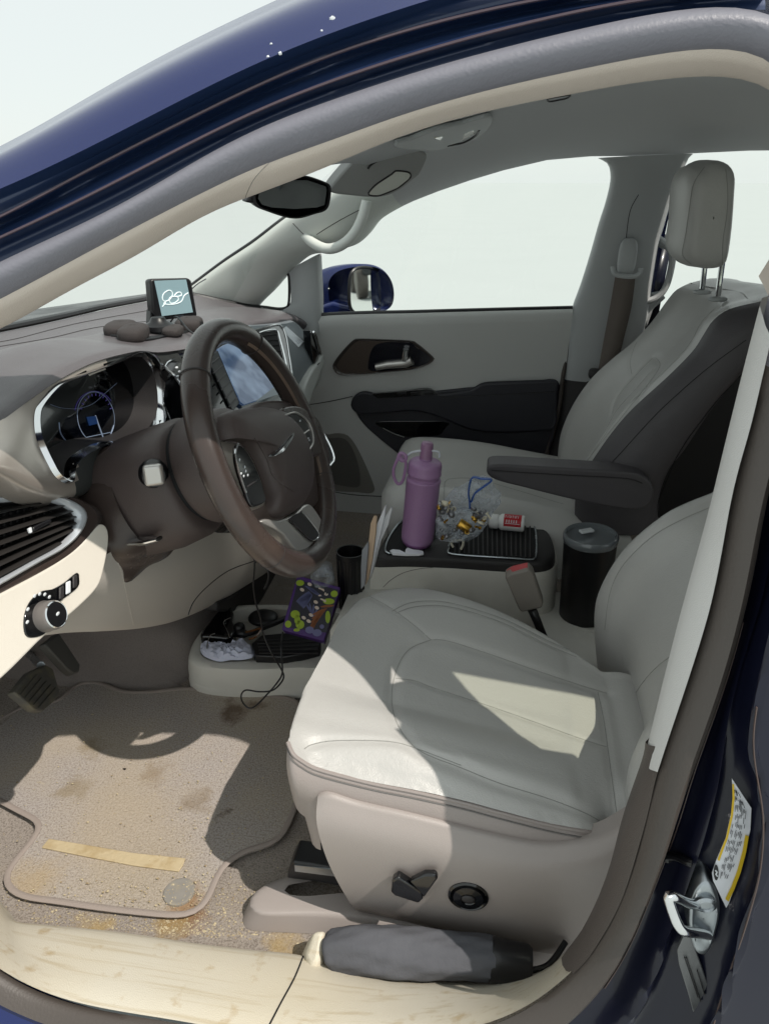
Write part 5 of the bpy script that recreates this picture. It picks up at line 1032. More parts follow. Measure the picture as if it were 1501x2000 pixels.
lbl=[(686,158),(832,380),(824,540),(806,620),(770,790),(712,960),(660,1100),(642,1128),(545,925),(537,868),(572,768),(640,610),(682,420),(694,290)]
g=M(); P=[J(x,y,.0035) for x,y in c8(lbl)]; 
lc=O(*c8([(690,650)])[0],-.006)
LQ=[O(x,y,-.004) for x,y in c8(lbl)]; g.prism(LQ,(0,.001,0)); lab=mk('tyre_label',g,mat('white sticker','#dfe1e6',.5),van,label='white warning sticker with yellow edges and black print')
g=M(); g.grid([[O(x,y,-.0052) for x,y in c8(r)] for r in ([(688,195),(702,200)],[(690,300),(706,303)],[(678,430),(694,434)],[(640,600),(655,606)],[(600,700),(616,708)],[(577,768),(592,776)])]); mk('label_edge',g,mat('yellow print','#d9b41e',.5),lab)
g=M(); g.grid([[O(x,y,-.0052) for x,y in c8(r)] for r in ([(786,580),(812,590)],[(765,700),(792,712)],[(725,850),(752,862)],[(680,970),(706,985)],[(636,1062),(660,1082)])]); mk('label_edge',g,mat('yellow print band','#cfae20',.5),lab)
q=M()
for k in range(9):
    for j in range(11):
        t=j/11+random.uniform(-.02,.02); L_=random.uniform(.03,.075)
        def lp_(u,t):
            a=interp(t,[(0,700),(.2,705),(.4,680),(.6,640),(.8,605),(1,590)]); b=interp(t,[(0,740),(.2,800),(.4,790),(.6,760),(.8,715),(1,650)]); y=interp(t,[(0,230),(1,930)])
            return (a+(b-a)*u+0,y+u*40*(1-t))
        u=.1+.8*k/8; t2=min(.97,t+L_)
        if random.random()<.8: q.tube([O(*c8([lp_(u,t)])[0],-.0054),O(*c8([lp_(u,t2)])[0],-.0054)],.00045,4,flat=.5)
mk('label_print',q,mat('black print','#24252b',.6),lab)
g=M(); P=cr([O(*c8([(568+18*math.cos(a),865+58*math.sin(a))])[0],-.0056) for a in [k*math.pi/6 for k in range(12)]],30,True); g.prism(P,(0,.0006,0)); mk('label_disc',g,MT['black'],lab)
g=M(); g.tube([O(*c8([p])[0],-.0058) for p in[(562,845),(574,860),(566,875),(577,890)]],.0008,5); mk('disc_symbol',g,MT['white_mark'],lab)
q=M(); q.tube([J(x,y,.004) for x,y in c8([(185,745),(230,735),(300,745),(370,770),(400,780)])],.004,8,sm=20); mk('jamb_clip',q,MT['black'],van)
# ---------------------------------------------------------------- loose things
def depth(p): return (p-CC).dot(F)
def thing(name,g,m,label,cat,group=None,**k): return mk(name,g,m,None,label=label,category=cat,group=group,**k)
# floor mat
mt=empty('floor_mat',(-.15,-.45,.4),label='dusty taupe driver floor mat with stained middle and bound edge',category='floor mat')
c3=lambda P:[(a/2.144,1200+b/2.144) for a,b in P]
mo_=c3([(-260,520),(-120,480),(0,440),(110,380),(235,368),(275,340),(305,305),(365,281),(440,294),(490,318),(560,328),(660,322),(780,310),(900,322),(1080,338),(1190,348),(1240,362),(1252,400),(1250,600),(1245,760),(1225,830),(1195,900),(1165,945),(1110,968),(1040,985),(980,1015),(925,1065),(895,1130),(865,1205),(830,1240),(785,1258),(720,1260),(560,1245),(400,1226),(230,1200),(130,1188),(60,1165),(28,1125),(24,1090),(50,1050),(90,1000),(130,955),(165,905),(172,880),(155,862),(110,838),(50,808),(0,780),(-120,740),(-300,700)])
P=relax(cr([Z(x,y,.409) for x,y in mo_],160,True),2)
g=M(); c0=sum(P,V())/160
g.grid([[p+V((0,0,-.008)) for p in P],P]+[[c0+(p-c0)*s_ for i,p in enumerate(P)] for s_ in(.97,.01)],cv=True); mk('mat_pile',g,MT['mat'],mt,ang=70)
g=M(); g.tube([p+V((0,0,.0006)) for p in P],.0050,10,closed=True,flat=.42,up=(0,0,1)); mk('edge_binding',g,MT['piping'],mt)
sp_=c3([(205,938),(350,962),(560,998),(776,1020),(765,1050),(748,1075),(560,1050),(350,1010),(250,990),(175,975)])
g=M(); P=[Z(x,y,.4125) for x,y in sp_]; g.prism(P,(0,0,-.003)); mk('heel_strip',g,MT['strip'],mt,bevel=.0008)
h=Z(*c3([(750,1160)])[0],.412); g=M(); g.lathe(h,(0,0,1),[(.0235,-.003),(.023,.0003),(.021,.0008),(.018,.0004),(.011,.0003),(.007,.0009),(0,.0009)],36); mk('mat_retainer',g,mat('dusty grey retainer','#85817b',.6,var=[(60,.4,'#a39880',.5,.7)]),mt,ang=50)
# crumbs and grit on the carpet
g=M()
for k in range(1900):
    x=random.choice([random.gauss(200,200),random.uniform(0,600),random.gauss(400,60)]); y=random.choice([1795+x/590*52-abs(random.gauss(0,14)),random.uniform(1400,1830),random.gauss(1770,25)]); xx=x
    if x<0 or x>590: continue
    p=Z(x,y,.4); inm=inside((x,y),mo_)
    lo=1800 if x<60 else 1805+(x/590)*45
    if y>lo: continue
    if x<60 and y>1780: continue
    p.z=.4125 if inm else .401; r=random.choice([.0005,.0007,.0009,.0015])*random.uniform(.7,1.2)
    g.ell(p,r*random.uniform(.8,1.6),r,r*.6,nu=5,nv=3,wob=.3)
mk('crumbs',g,mat('dry grass crumbs','#bcae90',.9,var=[(90,.6,'#6e5636',.5,.6)]),kind='stuff',label='dry grit and grass crumbs scattered over the driver footwell',flat=True)
# umbrella on the sill
um=empty('folded_umbrella',Z(820,1870,.44),label='black folded umbrella lying on the sill beside the seat',category='umbrella')
def US(x,y): return Y(x,y,-.725)
c_=[(640,1860,.5),(646,1858,30),(660,1856,41),(700,1853,44),(760,1858,46),(830,1864,43),(900,1868,40),(950,1872,38),(966,1874,36)]
g=M(); rows=[]
for i,(x,y,w_) in enumerate(c_): pass
cen=cr([US(x,y) for x,y,_ in c_],60); rad=[interp(t/59,[(0,.002),(.02,.020),(.04,.027),(.2,.0295),(.4,.0305),(.6,.029),(.8,.027),(1,.0255)]) for t in range(60)]
for i,(p,r) in enumerate(zip(cen,rad)):
    t=(cen[min(59,i+1)]-cen[max(0,i-1)]).normalized(); a=V((0,0,1)); a=(a-t*a.dot(t)).normalized(); b=t.cross(a)
    rows.append([p+(a*math.cos(q)+b*math.sin(q))*r*(1+.05*math.sin(3*q+i*.10)+.035*math.sin(7*q-i*.16)+.02*math.sin(11*q+i*.5)) for q in [2*math.pi*k/48 for k in range(48)]])
g.grid(rows,cv=True); mk('umbrella_cloth',g,mat('black umbrella nylon','#56575c',.9,bump=[('n',70,.7),('n',18,1.0)],var=[(12,.4,'#6a6b70',.5,.8)],spec=.2),um,ang=80)
g=M(); a=cen[-1]; b=US(1022,1885); d=(b-a).normalized(); g.lathe(a-d*.006,d,[(0,0),(.0255,0),(.0268,.004),(.0250,.012),(.0250,.046),(.022,.051),(.010,.053),(0,.053)],36); mk('umbrella_handle',g,MT['black'],um,ang=40)
g=M(); g.tube([b+V((-.01,-.01,.0)),b+V((.03,.01,-.01)),b+V((.055,.04,.0))],.004,8,sm=20); mk('wrist_strap',g,MT['black'],um)
# purple bottle
bt=empty('water_bottle',Z(812,1080,.62),label='tall dusty mauve water bottle standing in the console cup well',category='water bottle')
pb0=Z(811,1083,.640); pt=Y(834.5,863,pb0.y+.004); ax=(pt-pb0); Lb=ax.length; ax.normalize(); k_=depth((pb0+pt)/2)/FPX/3.752
mv=mat('mauve powder coat','#a17da5',.42,bump=[('v',900,.1)],rv=.05); mv2=mat('dark mauve band','#8b5d8e',.4)
def py2h(y): return (985-y)/(985-155)*Lb
prof=[(0,985),(55,985),(60,960),(66,935),(90,905),(112,880),(116,866)]
g=M(); g.lathe(pb0,ax,[(r*k_,py2h(y)) for r,y in prof],48); mk('bottle_base',g,mv2,bt,ang=60)
prof=[(116,868),(120,862),(121,840),(122,600),(124,430),(127,420),(124,412),(113,408),(112,384),(118,380)]
g=M(); g.lathe(pb0,ax,[(r*k_,py2h(y)) for r,y in prof],48); mk('bottle_body',g,mv,bt,ang=60)
prof=[(118,382),(124,376),(124,366),(121,360),(122,320),(118,300),(105,288),(60,280),(46,276),(46,265)]
g=M(); g.lathe(pb0,ax,[(r*k_,py2h(y)) for r,y in prof],48); mk('bottle_lid',g,mv,bt,ang=60)
prof=[(46,270),(44,230),(45,190),(43,168),(36,158),(0,156)]
g=M(); g.lathe(pb0,ax,[(r*k_,py2h(y)) for r,y in prof],40); mk('bottle_spout',g,mat('mauve spout cap','#93708f',.35),bt,ang=60)
yb=pb0.y
g=M(); g.tube(cr([Y(x,y,yb-.01) for x,y in c7([(300,262),(320,285),(340,300),(345,340),(325,440),(292,470),(262,430),(255,370),(280,300)])],50,True),.0042,8,closed=True,flat=.8); mk('carry_loop',g,mv,bt)
g=M(); g.tube(cr([Y(x,y,yb-.012) for x,y in c7([(315,245),(340,260),(345,285),(325,300),(300,285),(298,258)])],24,True),.0042,8,closed=True); mk('loop_hinge',g,mv,bt)
g=M(); g.tube([Y(x,y,yb+.0) for x,y in c7([(350,268),(385,240),(440,228),(500,226),(560,228),(590,240),(590,275)])],.0032,8,sm=30,flat=.7); mk('lid_band',g,mat('pale lid band','#c9cdd6',.35),bt)
# tissue in the cup well
g=M(); P=[Z(x,y,.6668) for x,y in c7([(228,970),(250,960),(300,965),(340,985),(345,960),(358,948),(400,962),(440,965),(472,975),(475,990),(440,997),(345,998),(250,992)])]
g.prism(P,(0,0,.004)); thing('paper_scrap',g,mat('white tissue','#e6e8ee',.9,bump=[('n',60,.8)]),'torn white paper scrap at the foot of the mauve bottle','paper scrap')
# black tumbler
tb=empty('tumbler',V((.548,.02,.535)),label='black insulated tumbler with clear lid behind the console box',category='tumbler')
tc0=V((.548,.02,.538)); tt=Y(1153,1045,.02); hh=tt.z-.538+.004
tc0=V((Y(1145,1150,.02).x,.02,.538)); 
rb=46*depth(tc0)/FPX; rt_=51*depth(tt)/FPX; tax=(V((tt.x,.02,tt.z))-tc0); hh=tax.length
g=M(); g.lathe(tc0,tax,[(0,0),(rb*.94,0),(rb,.004),(rb*1.0,hh*.2),(rt_*.985,hh*.8),(rt_,hh*.93)],60); mk('tumbler_body',g,mat('matt black powder coat','#0e0e10',.4,rv=.06),tb,ang=60)
g=M(); g.lathe(tc0,tax,[(rt_*1.0,hh*.93),(rt_*1.03,hh*.94),(rt_*1.04,hh*1.0),(rt_*.98,hh*1.02),(rt_*.93,hh*1.02),(rt_*.9,hh*.985),(rt_*.5,hh*.97),(0,hh*.97)],60); mk('tumbler_lid',g,mat('clear lid plastic','#666b6e',.10,coat=.5),tb,ang=50)
g=M(); p=tc0+tax*.985+V((-.008,.012,.006)); g.box(p,.03,.014,.006,Matrix.Rotation(.5,3,'Z')); mk('lid_slider',g,mat('clear slider','#c6cacc',.1,coat=.5),tb,bevel=.002)
# pill bottle lying on the tray
pl0=empty('pill_bottle',Z(1000,1020,.67),label='white pill bottle with red label lying on the ribbed tray',category='pill bottle')
a=Z(*c7([(960,740)])[0],.684); b=Z(*c7([(1213,762)])[0],.686); d=(b-a).normalized(); l_=(b-a).length; k_=depth(a)/FPX/3.752
wm=mat('white plastic','#e4e4e2',.4)
g=M(); g.lathe(a,d,[(0,0),(48*k_,0),(54*k_,l_*.03),(54*k_,l_*.23),(50*k_,l_*.25)],36); mk('bottle_cap',g,wm,pl0,ang=40)
g=M(); g.lathe(a,d,[(44*k_,l_*.24),(46*k_,l_*.27),(60*k_,l_*.34),(61*k_,l_*.40),(61*k_,l_*.95),(56*k_,l_),(0,l_)],36); mk('bottle_body',g,wm,pl0,ang=40)
n_=V((.05,-.65,.75)); n_=(n_-d*n_.dot(d)).normalized(); t_=d.cross(n_)
def PLB(u,ang,r=61.6): return a+d*(l_*u)+(n_*math.cos(ang)+t_*math.sin(ang))*r*k_
g=M(); g.grid([[PLB(.42+.50*i/6,-1.0+1.9*j/14) for j in range(15)] for i in range(7)]); lbp=mk('bottle_label',g,mat('red label','#b3202a',.4),pl0)
q=M()
for i in range(8):
    u=.47+.05*i; q.tube([PLB(u,-.55+(.1 if i%2 else 0),62.4),PLB(u+.012*(i%3-1),-.15,62.4)],.0007,4)
for i in range(5): q.tube([PLB(.5+.07*i,.1,62.4),PLB(.5+.07*i,.45,62.4)],.0011,4)
q.tube([PLB(.46,.55,62.4),PLB(.88,.55,62.4)],.0006,4); mk('label_print',q,MT['white_mark'],lbp)
g=M(); P=[Z(x,y,.672) for x,y in c7([(1215,668),(1275,645),(1280,680),(1230,702)])]; g.prism(P,(0,0,.006)); thing('lighter',g,mat('maroon plastic','#6e2c3a',.35),'small maroon plastic stick behind the white pill bottle','lighter',bevel=.001)
# zip bag with bits
zb=empty('zip_bag',Z(900,1040,.67),label='clear zip bag with blue closure full of small hardware bits',category='plastic bag')
bm_=bpy.data.materials.new('clear plastic film'); bm_.use_nodes=True; t=bm_.node_tree; t.nodes.clear()
o1=t.nodes.new('ShaderNodeOutputMaterial'); a1=t.nodes.new('ShaderNodeBsdfTransparent'); a1.inputs[0].default_value=(.95,.96,.97,1); g1=t.nodes.new('ShaderNodeBsdfPrincipled'); g1.inputs['Base Color'].default_value=(.65,.7,.76,1); g1.inputs['Roughness'].default_value=.12
x1=t.nodes.new('ShaderNodeMixShader'); n1=t.nodes.new('ShaderNodeTexNoise'); n1.inputs['Scale'].default_value=45; n1.inputs['Detail'].default_value=5; r1_=t.nodes.new('ShaderNodeMapRange'); r1_.inputs[1].default_value=.35; r1_.inputs[2].default_value=.75; r1_.inputs[3].default_value=.07; r1_.inputs[4].default_value=.65
b1=t.nodes.new('ShaderNodeBump'); b1.inputs['Strength'].default_value=1; b1.inputs['Distance'].default_value=.006
tc=t.nodes.new('ShaderNodeTexCoord'); t.links.new(tc.outputs['Object'],n1.inputs[0]); t.links.new(n1.outputs[0],r1_.inputs[0]); t.links.new(r1_.outputs[0],x1.inputs[0]); t.links.new(n1.outputs[0],b1.inputs['Height']); t.links.new(b1.outputs[0],g1.inputs['Normal'])
t.links.new(a1.outputs[0],x1.inputs[1]); t.links.new(g1.outputs[0],x1.inputs[2]); t.links.new(x1.outputs[0],o1.inputs[0])
def blob(pts,y0,th,n=40,wob=.05):
    P=cr([Y(x,y,y0) for x,y in pts],n,True); c=sum(P,V())/n; rows=[]
    for s_,h in((.02,1.05),(.35,1),(.65,.85),(.88,.5),(1,0),(.9,-.5),(.65,-.85),(.35,-1),(.02,-1.05)):
        rows.append([c+(p-c)*(s_*(1+random.uniform(-wob,wob)))+V((0,-th*h*(1+random.uniform(-wob*2,wob*2)),0)) for p in P])
    g=M(); g.grid(rows,cv=True); return g
zy=Z(880,1090,.67).y+.02
mk('bag_film',blob(c7([(570,740),(600,690),(650,660),(760,650),(860,670),(930,700),(955,745),(930,790),(890,830),(830,870),(760,885),(700,892),(620,880),(575,860)]),zy,.030),bm_,zb,ang=40)
mk('bag_top_film',blob(c7([(640,560),(700,500),(800,455),(850,420),(960,425),(1000,490),(1040,560),(1010,650),(960,715),(860,700),(740,680),(620,670),(600,620)]),zy+.045,.012,wob=.06),bm_,zb,ang=30)
bz_=mat('blue zip closure','#1f4f9c',.3)
g=M(); g.tube([Y(x,y,zy+.02) for x,y in c7([(815,650),(812,590),(805,530),(830,425),(900,430),(975,440),(900,500),(850,540),(825,600)])],.0050,6,sm=50,flat=.4); mk('zip_strip',g,bz_,zb)
brass=mat('brass','#c9a04a',.28,1); bone=mat('ivory plastic bit','#cfc8b4',.5); smoke=mat('grey steel bit','#85868a',.35,.8)
p=Y(*c7([(775,780)])[0],zy-.033); g=M(); d=V((.75,-.1,-.45)).normalized(); g.lathe(p-d*.014,d,[(0,0),(.009,0),(.0102,.002),(.0102,.024),(.009,.026),(0,.026)],24); thing('brass_fitting',g,brass,'bright brass cylinder at the front of the clear zip bag','metal fitting',ang=40)
for k in range(46):
    x,y=random.choice([(random.uniform(600,900),random.uniform(715,865)),(random.uniform(590,700),random.uniform(600,700)),(random.uniform(830,950),random.uniform(640,760))])
    c=Y(*c7([(x,y)])[0],zy+random.uniform(-.046,-.015)); g=M(); r=random.uniform(.0045,.0075); d=V((random.uniform(-1,1),random.uniform(-1,1),random.uniform(-1,1))).normalized()
    if k%3==0: g.lathe(c-d*r,d,[(0,0),(r*.6,0),(r*.7,r*.4),(r*.4,r*.5),(r*.4,r*2.6),(0,r*2.7)],10)
    elif k%3==1: g.ell(c,r*1.3,r*.9,r*.8,d.to_track_quat('Z','Y').to_matrix(),p=3,nu=10,nv=8)
    else: g.lathe(c,d,[(r*1.1,0),(r*1.1,r*.6),(r*.6,r*.6),(r*.6,0),(r*1.1,0)],12)
    thing('hardware_bit',g,[smoke,bone,brass,smoke,smoke][(k*7)%5],'small metal or ivory bit crowded in the clear zip bag','hardware bit','loose hardware bits in the zip bag',ang=40)
g=M(); g.tube([Z(x,y,.674) for x,y in c7([(690,930),(680,900),(720,885),(760,880),(765,910),(750,945)])],.0028,6,sm=24); thing('wire_hook',g,bone,'bent ivory hook lying on the front edge of the ribbed tray','hook')
# papers and black bin beside the console
pc_=[('#8c8f95',[(10,1262),(8,1100),(14,985),(55,925),(58,960),(48,1090),(36,1235)],-.125,'grey folded paper edge standing left of the tan envelope'),
 ('#c5ab92',[(42,1232),(55,1000),(76,790),(100,735),(118,745),(112,860),(88,1050),(62,1190)],-.115,'tan envelope standing between the grey and white papers'),
 ('#d9dbe2',[(66,1195),(100,980),(125,790),(185,655),(178,735),(150,860),(120,980),(95,1120)],-.105,'white folded sheet standing behind the tan envelope'),
 ('#cfd0d4',[(80,1190),(130,960),(150,800),(228,668),(232,690),(205,800),(150,920),(110,1080)],-.095,'curled off white sheet nearest the console box')]
for c_h,pts,yy,lb_ in pc_:
    g=M(); P=[Y(x,y,yy)+V((0,.02*math.sin((y-650)/200),0)) for x,y in c7(pts)]; g.prism(P,(.0012,.004,0)); thing('paper_sheet',g,mat('paper '+c_h,c_h,.8,bump=[('n',30,.4)]),lb_,'paper','papers standing beside the console')
c=Y(684,1078,-.03); r=27*depth(c)/FPX; cb0=c+V((0,0,-.14)); g=M(); g.lathe(cb0,V((0,0,1)),[(0,0),(r*.85,0),(r,.13),(r*1.04,.142),(r*.95,.142),(r*.9,.10),(0,.05)],36)
tr2=thing('pen_cup',g,MT['black'],'black ribbed cup standing between console bin and papers','cup',ang=50)
for k in range(14):
    a_=k*2*math.pi/14; q=M(); q.tube([cb0+V((math.cos(a_)*r*.87,math.sin(a_)*r*.87,.005)),cb0+V((math.cos(a_)*r*1.0,math.sin(a_)*r*1.0,.13))],.0022,6); mk('cup_rib',q,MT['black'],tr2)
# patterned purple carton with a crumpled clear cup on it
bx=empty('patterned_carton',Y(600,1240,-.15),label='small purple carton printed with leaves and crayons leaning in the bin',category='carton')
c4=lambda P:[(350+a/3.7525,1000+b/3.7525) for a,b in P]
bn_=V((.12,-.72,.68)).normalized(); bp_=Y(*c4([(960,700)])[0],-.115)
def BX(x,y,o=0): return PL(*c4([(x,y)])[0],bp_+bn_*o,bn_)
g=M(); g.prism([BX(865,462),BX(1180,552),BX(1060,948),BX(750,862)],-bn_*.045); mk('carton_body',g,mat('purple card','#4a2a72',.45),bx,bevel=.0015)
g=M(); 
pm=[mat('dark print ground','#2b2a36',.45),mat('lime print','#9bb32e',.45),mat('slate print','#5b5f86',.45),mat('pale print','#d9c9bb',.45),mat('rust print','#8a5128',.45),mat('grey violet print','#6f6f9a',.45)]
g.prism([BX(870,500,.0004),BX(1165,570,.0004),BX(1078,885,.0004),BX(782,845,.0004)][:4],bn_*.0002)
def bl_(x,y,a,b,mi,rot=0,h=.0008):
    g.cur=mi; P=[BX(x+a*math.cos(q)*math.cos(rot)-b*math.sin(q)*math.sin(rot),y+a*math.cos(q)*math.sin(rot)+b*math.sin(q)*math.cos(rot),.0006+.0001*mi) for q in [k*math.pi/8 for k in range(16)]]; g.prism(P,bn_*h*.4)
for x,y,a,b in((885,520,30,22),(850,750,34,30),(885,825,32,32),(865,790,22,34),(798,822,24,26),(1095,655,42,22),(1135,600,26,24),(1088,770,18,46),(860,865,24,12)): bl_(x,y,a,b,1)
for k in range(7): bl_(905+6*k,620-8*k+14*k,10,62,2,.9-.05*k); 
for k in range(5): bl_(945+18*k,700+12*k,7,48,2,-.5+.3*k)
for k in range(5): bl_(960+12*k,560+10*k,7,44,2,2.0)
for x,y in((900,570),(955,530),(1000,660),(1008,702),(948,800),(912,775),(965,755)): bl_(x,y,17,12,3,.5)
for k in range(9): bl_(1030+13*(k%5),560+22*(k//3)+6*k,11,6,3,.6*k)
for k in range(6): bl_(1040+10*k-60,820-22*k+20,10,58,4,.55+.12*k)
bl_(1085,690,50,9,4,-.1)
for x,y,a,b in((955,865,32,26),(1010,885,34,26),(1045,840,16,16)): bl_(x,y,a,b,5)
mk('carton_print',g,pm,bx)
g=M(); c=BX(1050,500,-.015); d=V((-.05,.1,1)).normalized(); kk=depth(c)/FPX/3.7525
g.lathe(c,d,[(95*kk,-.005),(90*kk,.01),(75*kk,.035),(60*kk,.038),(0,.039)],14); thing('clear_cup',g,bm_,'upturned cloudy clear cup sitting behind the purple carton','plastic cup',ang=30)
# contents of the bin
g=M(); P=[Z(x,y,.473) for x,y in c4([(165,965),(180,935),(290,800),(375,733),(388,750),(408,815),(400,870),(420,940),(395,985),(350,1000),(250,985),(165,985)])]; g.prism(P,(0,0,.028),None); thing('sunglasses_case',g,MT['piano'],'gloss black hinged case at the front end of the console bin','case',bevel=.006,seg=3)
for P in([(205,1000),(210,950),(230,905),(262,890)],[(372,920),(345,860),(325,820),(335,795),(378,775)]):
    g=M(); g.tube([Z(x,y,.504) for x,y in c4(P)],.0012,6,sm=20); thing('silver_wire',g,MT['chrome'],'thin silver loop over the gloss black case, '+('nearer the white tissue' if P[0][0]<300 else 'nearer the black pad'),'wire')
g=M(); g.ell(Z(*c4([(615,775)])[0],.483),.034,.030,.012,p=2.2); thing('ear_pad',g,MT['black'],'round black padded disc at the back of the console bin','pad')
g=M(); g.ell(Z(*c4([(440,850)])[0],.493),.013,.013,.013); g.ell(Z(*c4([(455,890)])[0],.488),.018,.010,.010); g.tube([Z(x,y,.490) for x,y in c4([(470,900),(540,880),(610,850),(700,815),(790,775)])],.006,8,sm=20); thing('black_headset',g,MT['black'],'black headset tangle between the gloss case and round pad','headset')
g=M(); g.tube([Z(x,y,.500) for x,y in c4([(485,880),(540,868),(600,855),(560,915),(510,930)])],.0022,6,sm=24); thing('brown_glasses',g,mat('brown tortoise frame','#6a4426',.2,coat=.4),'brown tortoise frame lying on the black headset','glasses')
g=M(); g.prism([Z(x,y,.496) for x,y in c4([(530,960),(600,900),(760,885),(900,880),(1040,930),(1030,1000),(900,1040),(760,1060),(560,1050)])],(0,0,-.03)); bk2=thing('black_folder',g,mat('black vinyl folder','#121215',.35),'flat black ribbed folder under the purple carton','folder',bevel=.003)
for k in range(5):
    q=M(); y=930+24*k; q.tube([Z(*c4([(570+4*k,y+10)])[0],.497),Z(*c4([(1020,y-6+k*4)])[0],.497)],.0013,6); mk('folder_rib',q,MT['dark'],bk2)
g=M(); P=[(155,1015),(165,985),(185,980),(215,1000),(290,985),(330,1000),(400,1010),(440,960),(500,965),(530,1000),(555,1040),(530,1070),(450,1085),(380,1085),(300,1097),(230,1080),(180,1055)]
Q=cr([Z(x,y,.480) for x,y in c4(P)],60,True); c0=sum(Q,V())/60; rows=[]
for s_,h in((1,0),(.97,.006),(.85,.012),(.65,.015),(.45,.017),(.25,.016),(.02,.018)):
    rows.append([c0+(p-c0)*s_+V((0,0,h+.004*math.sin(i*.9+s_*13)*(s_<.98))) for i,p in enumerate(Q)])
g.grid(rows,cv=True); thing('crumpled_tissue',g,mat('blue white tissue','#ccd0e4',.9,bump=[('n',50,1.0)]),'crumpled white tissue along the front rim of the console bin','tissue',ang=25)
# charging cable
g=M(); cb1=[Y(490,1065,-.30),Y(497,1100,-.30),Y(495,1140,-.29),Y(499,1175,-.285),Y(508,1205,-.28),Y(515,1240,-.28),Y(530,1275,-.285),Y(548,1305,-.285),Y(554,1322,-.29),Y(545,1338,-.31),Y(530,1349,-.315),Y(505,1351,-.32),Y(480,1348,-.32),Y(471,1358,-.32),Y(474,1372,-.32),Y(486,1383,-.32),Y(500,1378,-.32),Y(520,1358,-.318),Y(540,1335,-.31),Y(551,1315,-.30),Y(550,1285,-.28),Y(549,1255,-.26),Y(552,1235,-.22)]
g.tube(cb1,.0016,8,sm=200); thing('charging_cable',g,MT['black'],'thin black cable hanging from the dash and looping onto the mat','cable')
g=M(); g.tube([Y(x,y,-.30) for x,y in[(497,1100),(505,1094),(515,1102),(524,1120),(522,1138),(516,1150)]],.0018,8,sm=40); thing('cable_loop',g,MT['black'],'short black cable loop beside the hanging cable below the wheel','cable')
# navigation monitor and its bean bag mount
nv=empty('dash_monitor',V((-.40,.10,1.11)),label='small black navigation monitor standing on the dash top',category='monitor')
c6b=lambda P:[(a/3.75,500+b/3.75) for a,b in P]
mn=V((.80,-.58,.12)).normalized(); mp_=Y(340,590,.08)
def MO(x,y,o=0): return PL(*c6b([(x,y)])[0],mp_+mn*o,mn)
g=M(); g.prism([MO(1100,175),MO(1120,165),MO(1380,160),MO(1405,180),MO(1448,440),MO(1190,470),MO(1165,485),MO(1118,395)],-mn*.024); mk('monitor_body',g,MT['black'],nv,bevel=.004,seg=3)
scm2=bpy.data.materials.new('monitor screen'); scm2.use_nodes=True; t=scm2.node_tree; b=t.nodes['Principled BSDF']; b.inputs['Roughness'].default_value=.12; b.inputs['Base Color'].default_value=hx('#7b9298'); b.inputs['Emission Color'].default_value=hx('#7b9298'); b.inputs['Emission Strength'].default_value=.35
g=M(); g.prism([MO(1130,182,.001),MO(1362,172,.001),MO(1412,412,.001),MO(1185,440,.001)],mn*.001); ms=mk('monitor_screen',g,scm2,nv)
mark=mat('white screen drawing','#dfe8ea',.4,emit=((.8,.9,.9,1),.3))
for P in([(1235,252),(1260,262),(1262,290),(1240,320),(1205,332),(1190,310),(1200,275)],[(1240,318),(1258,298),(1300,300),(1306,322),(1280,342),(1252,345)],[(1300,268),(1325,268),(1328,288),(1300,296),(1278,290)],):
    q=M(); q.tube(cr([MO(x,y,.0026) for x,y in P],40,True),.0011,5,closed=True); mk('screen_drawing',q,mark,ms)
q=M(); q.tube([MO(x,y,.0026) for x,y in[(1190,372),(1215,340),(1200,350),(1235,355),(1290,350),(1330,330),(1350,290),(1378,270)]],.0011,5,sm=40); mk('screen_drawing',q,mark,ms)
g=M(); g.prism([MO(1285,438,.001),MO(1345,430,.001),MO(1350,445,.001),MO(1290,452,.001)],mn*.001); mk('brand_plate',g,MT['steel'],nv)
g=M(); g.prism([MO(1105,385,-.01),MO(1165,470,-.01),MO(1170,492,-.01),MO(1260,480,-.01),MO(1255,500,-.01),MO(1100,508,-.01)],-mn*.02); mk('monitor_foot',g,MT['black'],nv,bevel=.003)
def DT(x,y,l=.0):
    h=DTB.ray_cast(CC,ray(*c6b([(x,y)])[0]).normalized()); return (h[0] if h[0] else Z(*c6b([(x,y)])[0],1.11))+V((0,0,l))
bb=empty('bean_bag_mount',DT(1100,570),label='taupe four lobed bean bag mount under the navigation monitor',category='bean bag mount')
bbm=mat('taupe bean bag fabric','#3b3636',.8,bump=[('n',40,.5),('n',600,.4)])
g=M(); g.prism(cr([DT(x,y,.004) for x,y in[(812,590),(830,575),(1000,600),(1100,600),(1300,570),(1465,528),(1440,545),(1250,590),(1060,625),(900,600)]],50,True),(0,0,-.006)); mk('mount_base',g,MT['black'],bb,bevel=.002)
for x,y,rx,ry,rz in((890,540,.040,.026,.013),(985,575,.042,.024,.015),(1390,508,.036,.026,.015),(1270,555,.03,.018,.010)):
    g=M(); p=DT(x,y+26,.008); g.ell(p,ry*1.0,rx,rz,Matrix.Rotation(.25,3,'Z'),p=3.2,wob=.02); mk('bag_lobe',g,bbm,bb)
g=M(); g.lathe(DT(1170,560,.006),(0,0,1),[(0,0),(.030,0),(.028,.008),(.016,.014),(.012,.022),(0,.022)],30); mk('mount_boss',g,MT['black'],bb,ang=40)
g=M(); g.tube([MO(1240,500,-.01),DT(1300,520,.02),DT(1380,575,.01),DT(1440,610,.004),X(395,690,-.22)],.0018,6,sm=50); thing('monitor_cable',g,MT['black'],'thin black monitor cable running down over the dash edge','cable')
g=M(); g.tube([MO(1408,238,-.012),Y(388,553,.22),Y(402,545,.3)],.0014,6,sm=12); thing('antenna_lead',g,MT['black'],'thin black lead leaving the right side of the monitor','cable')

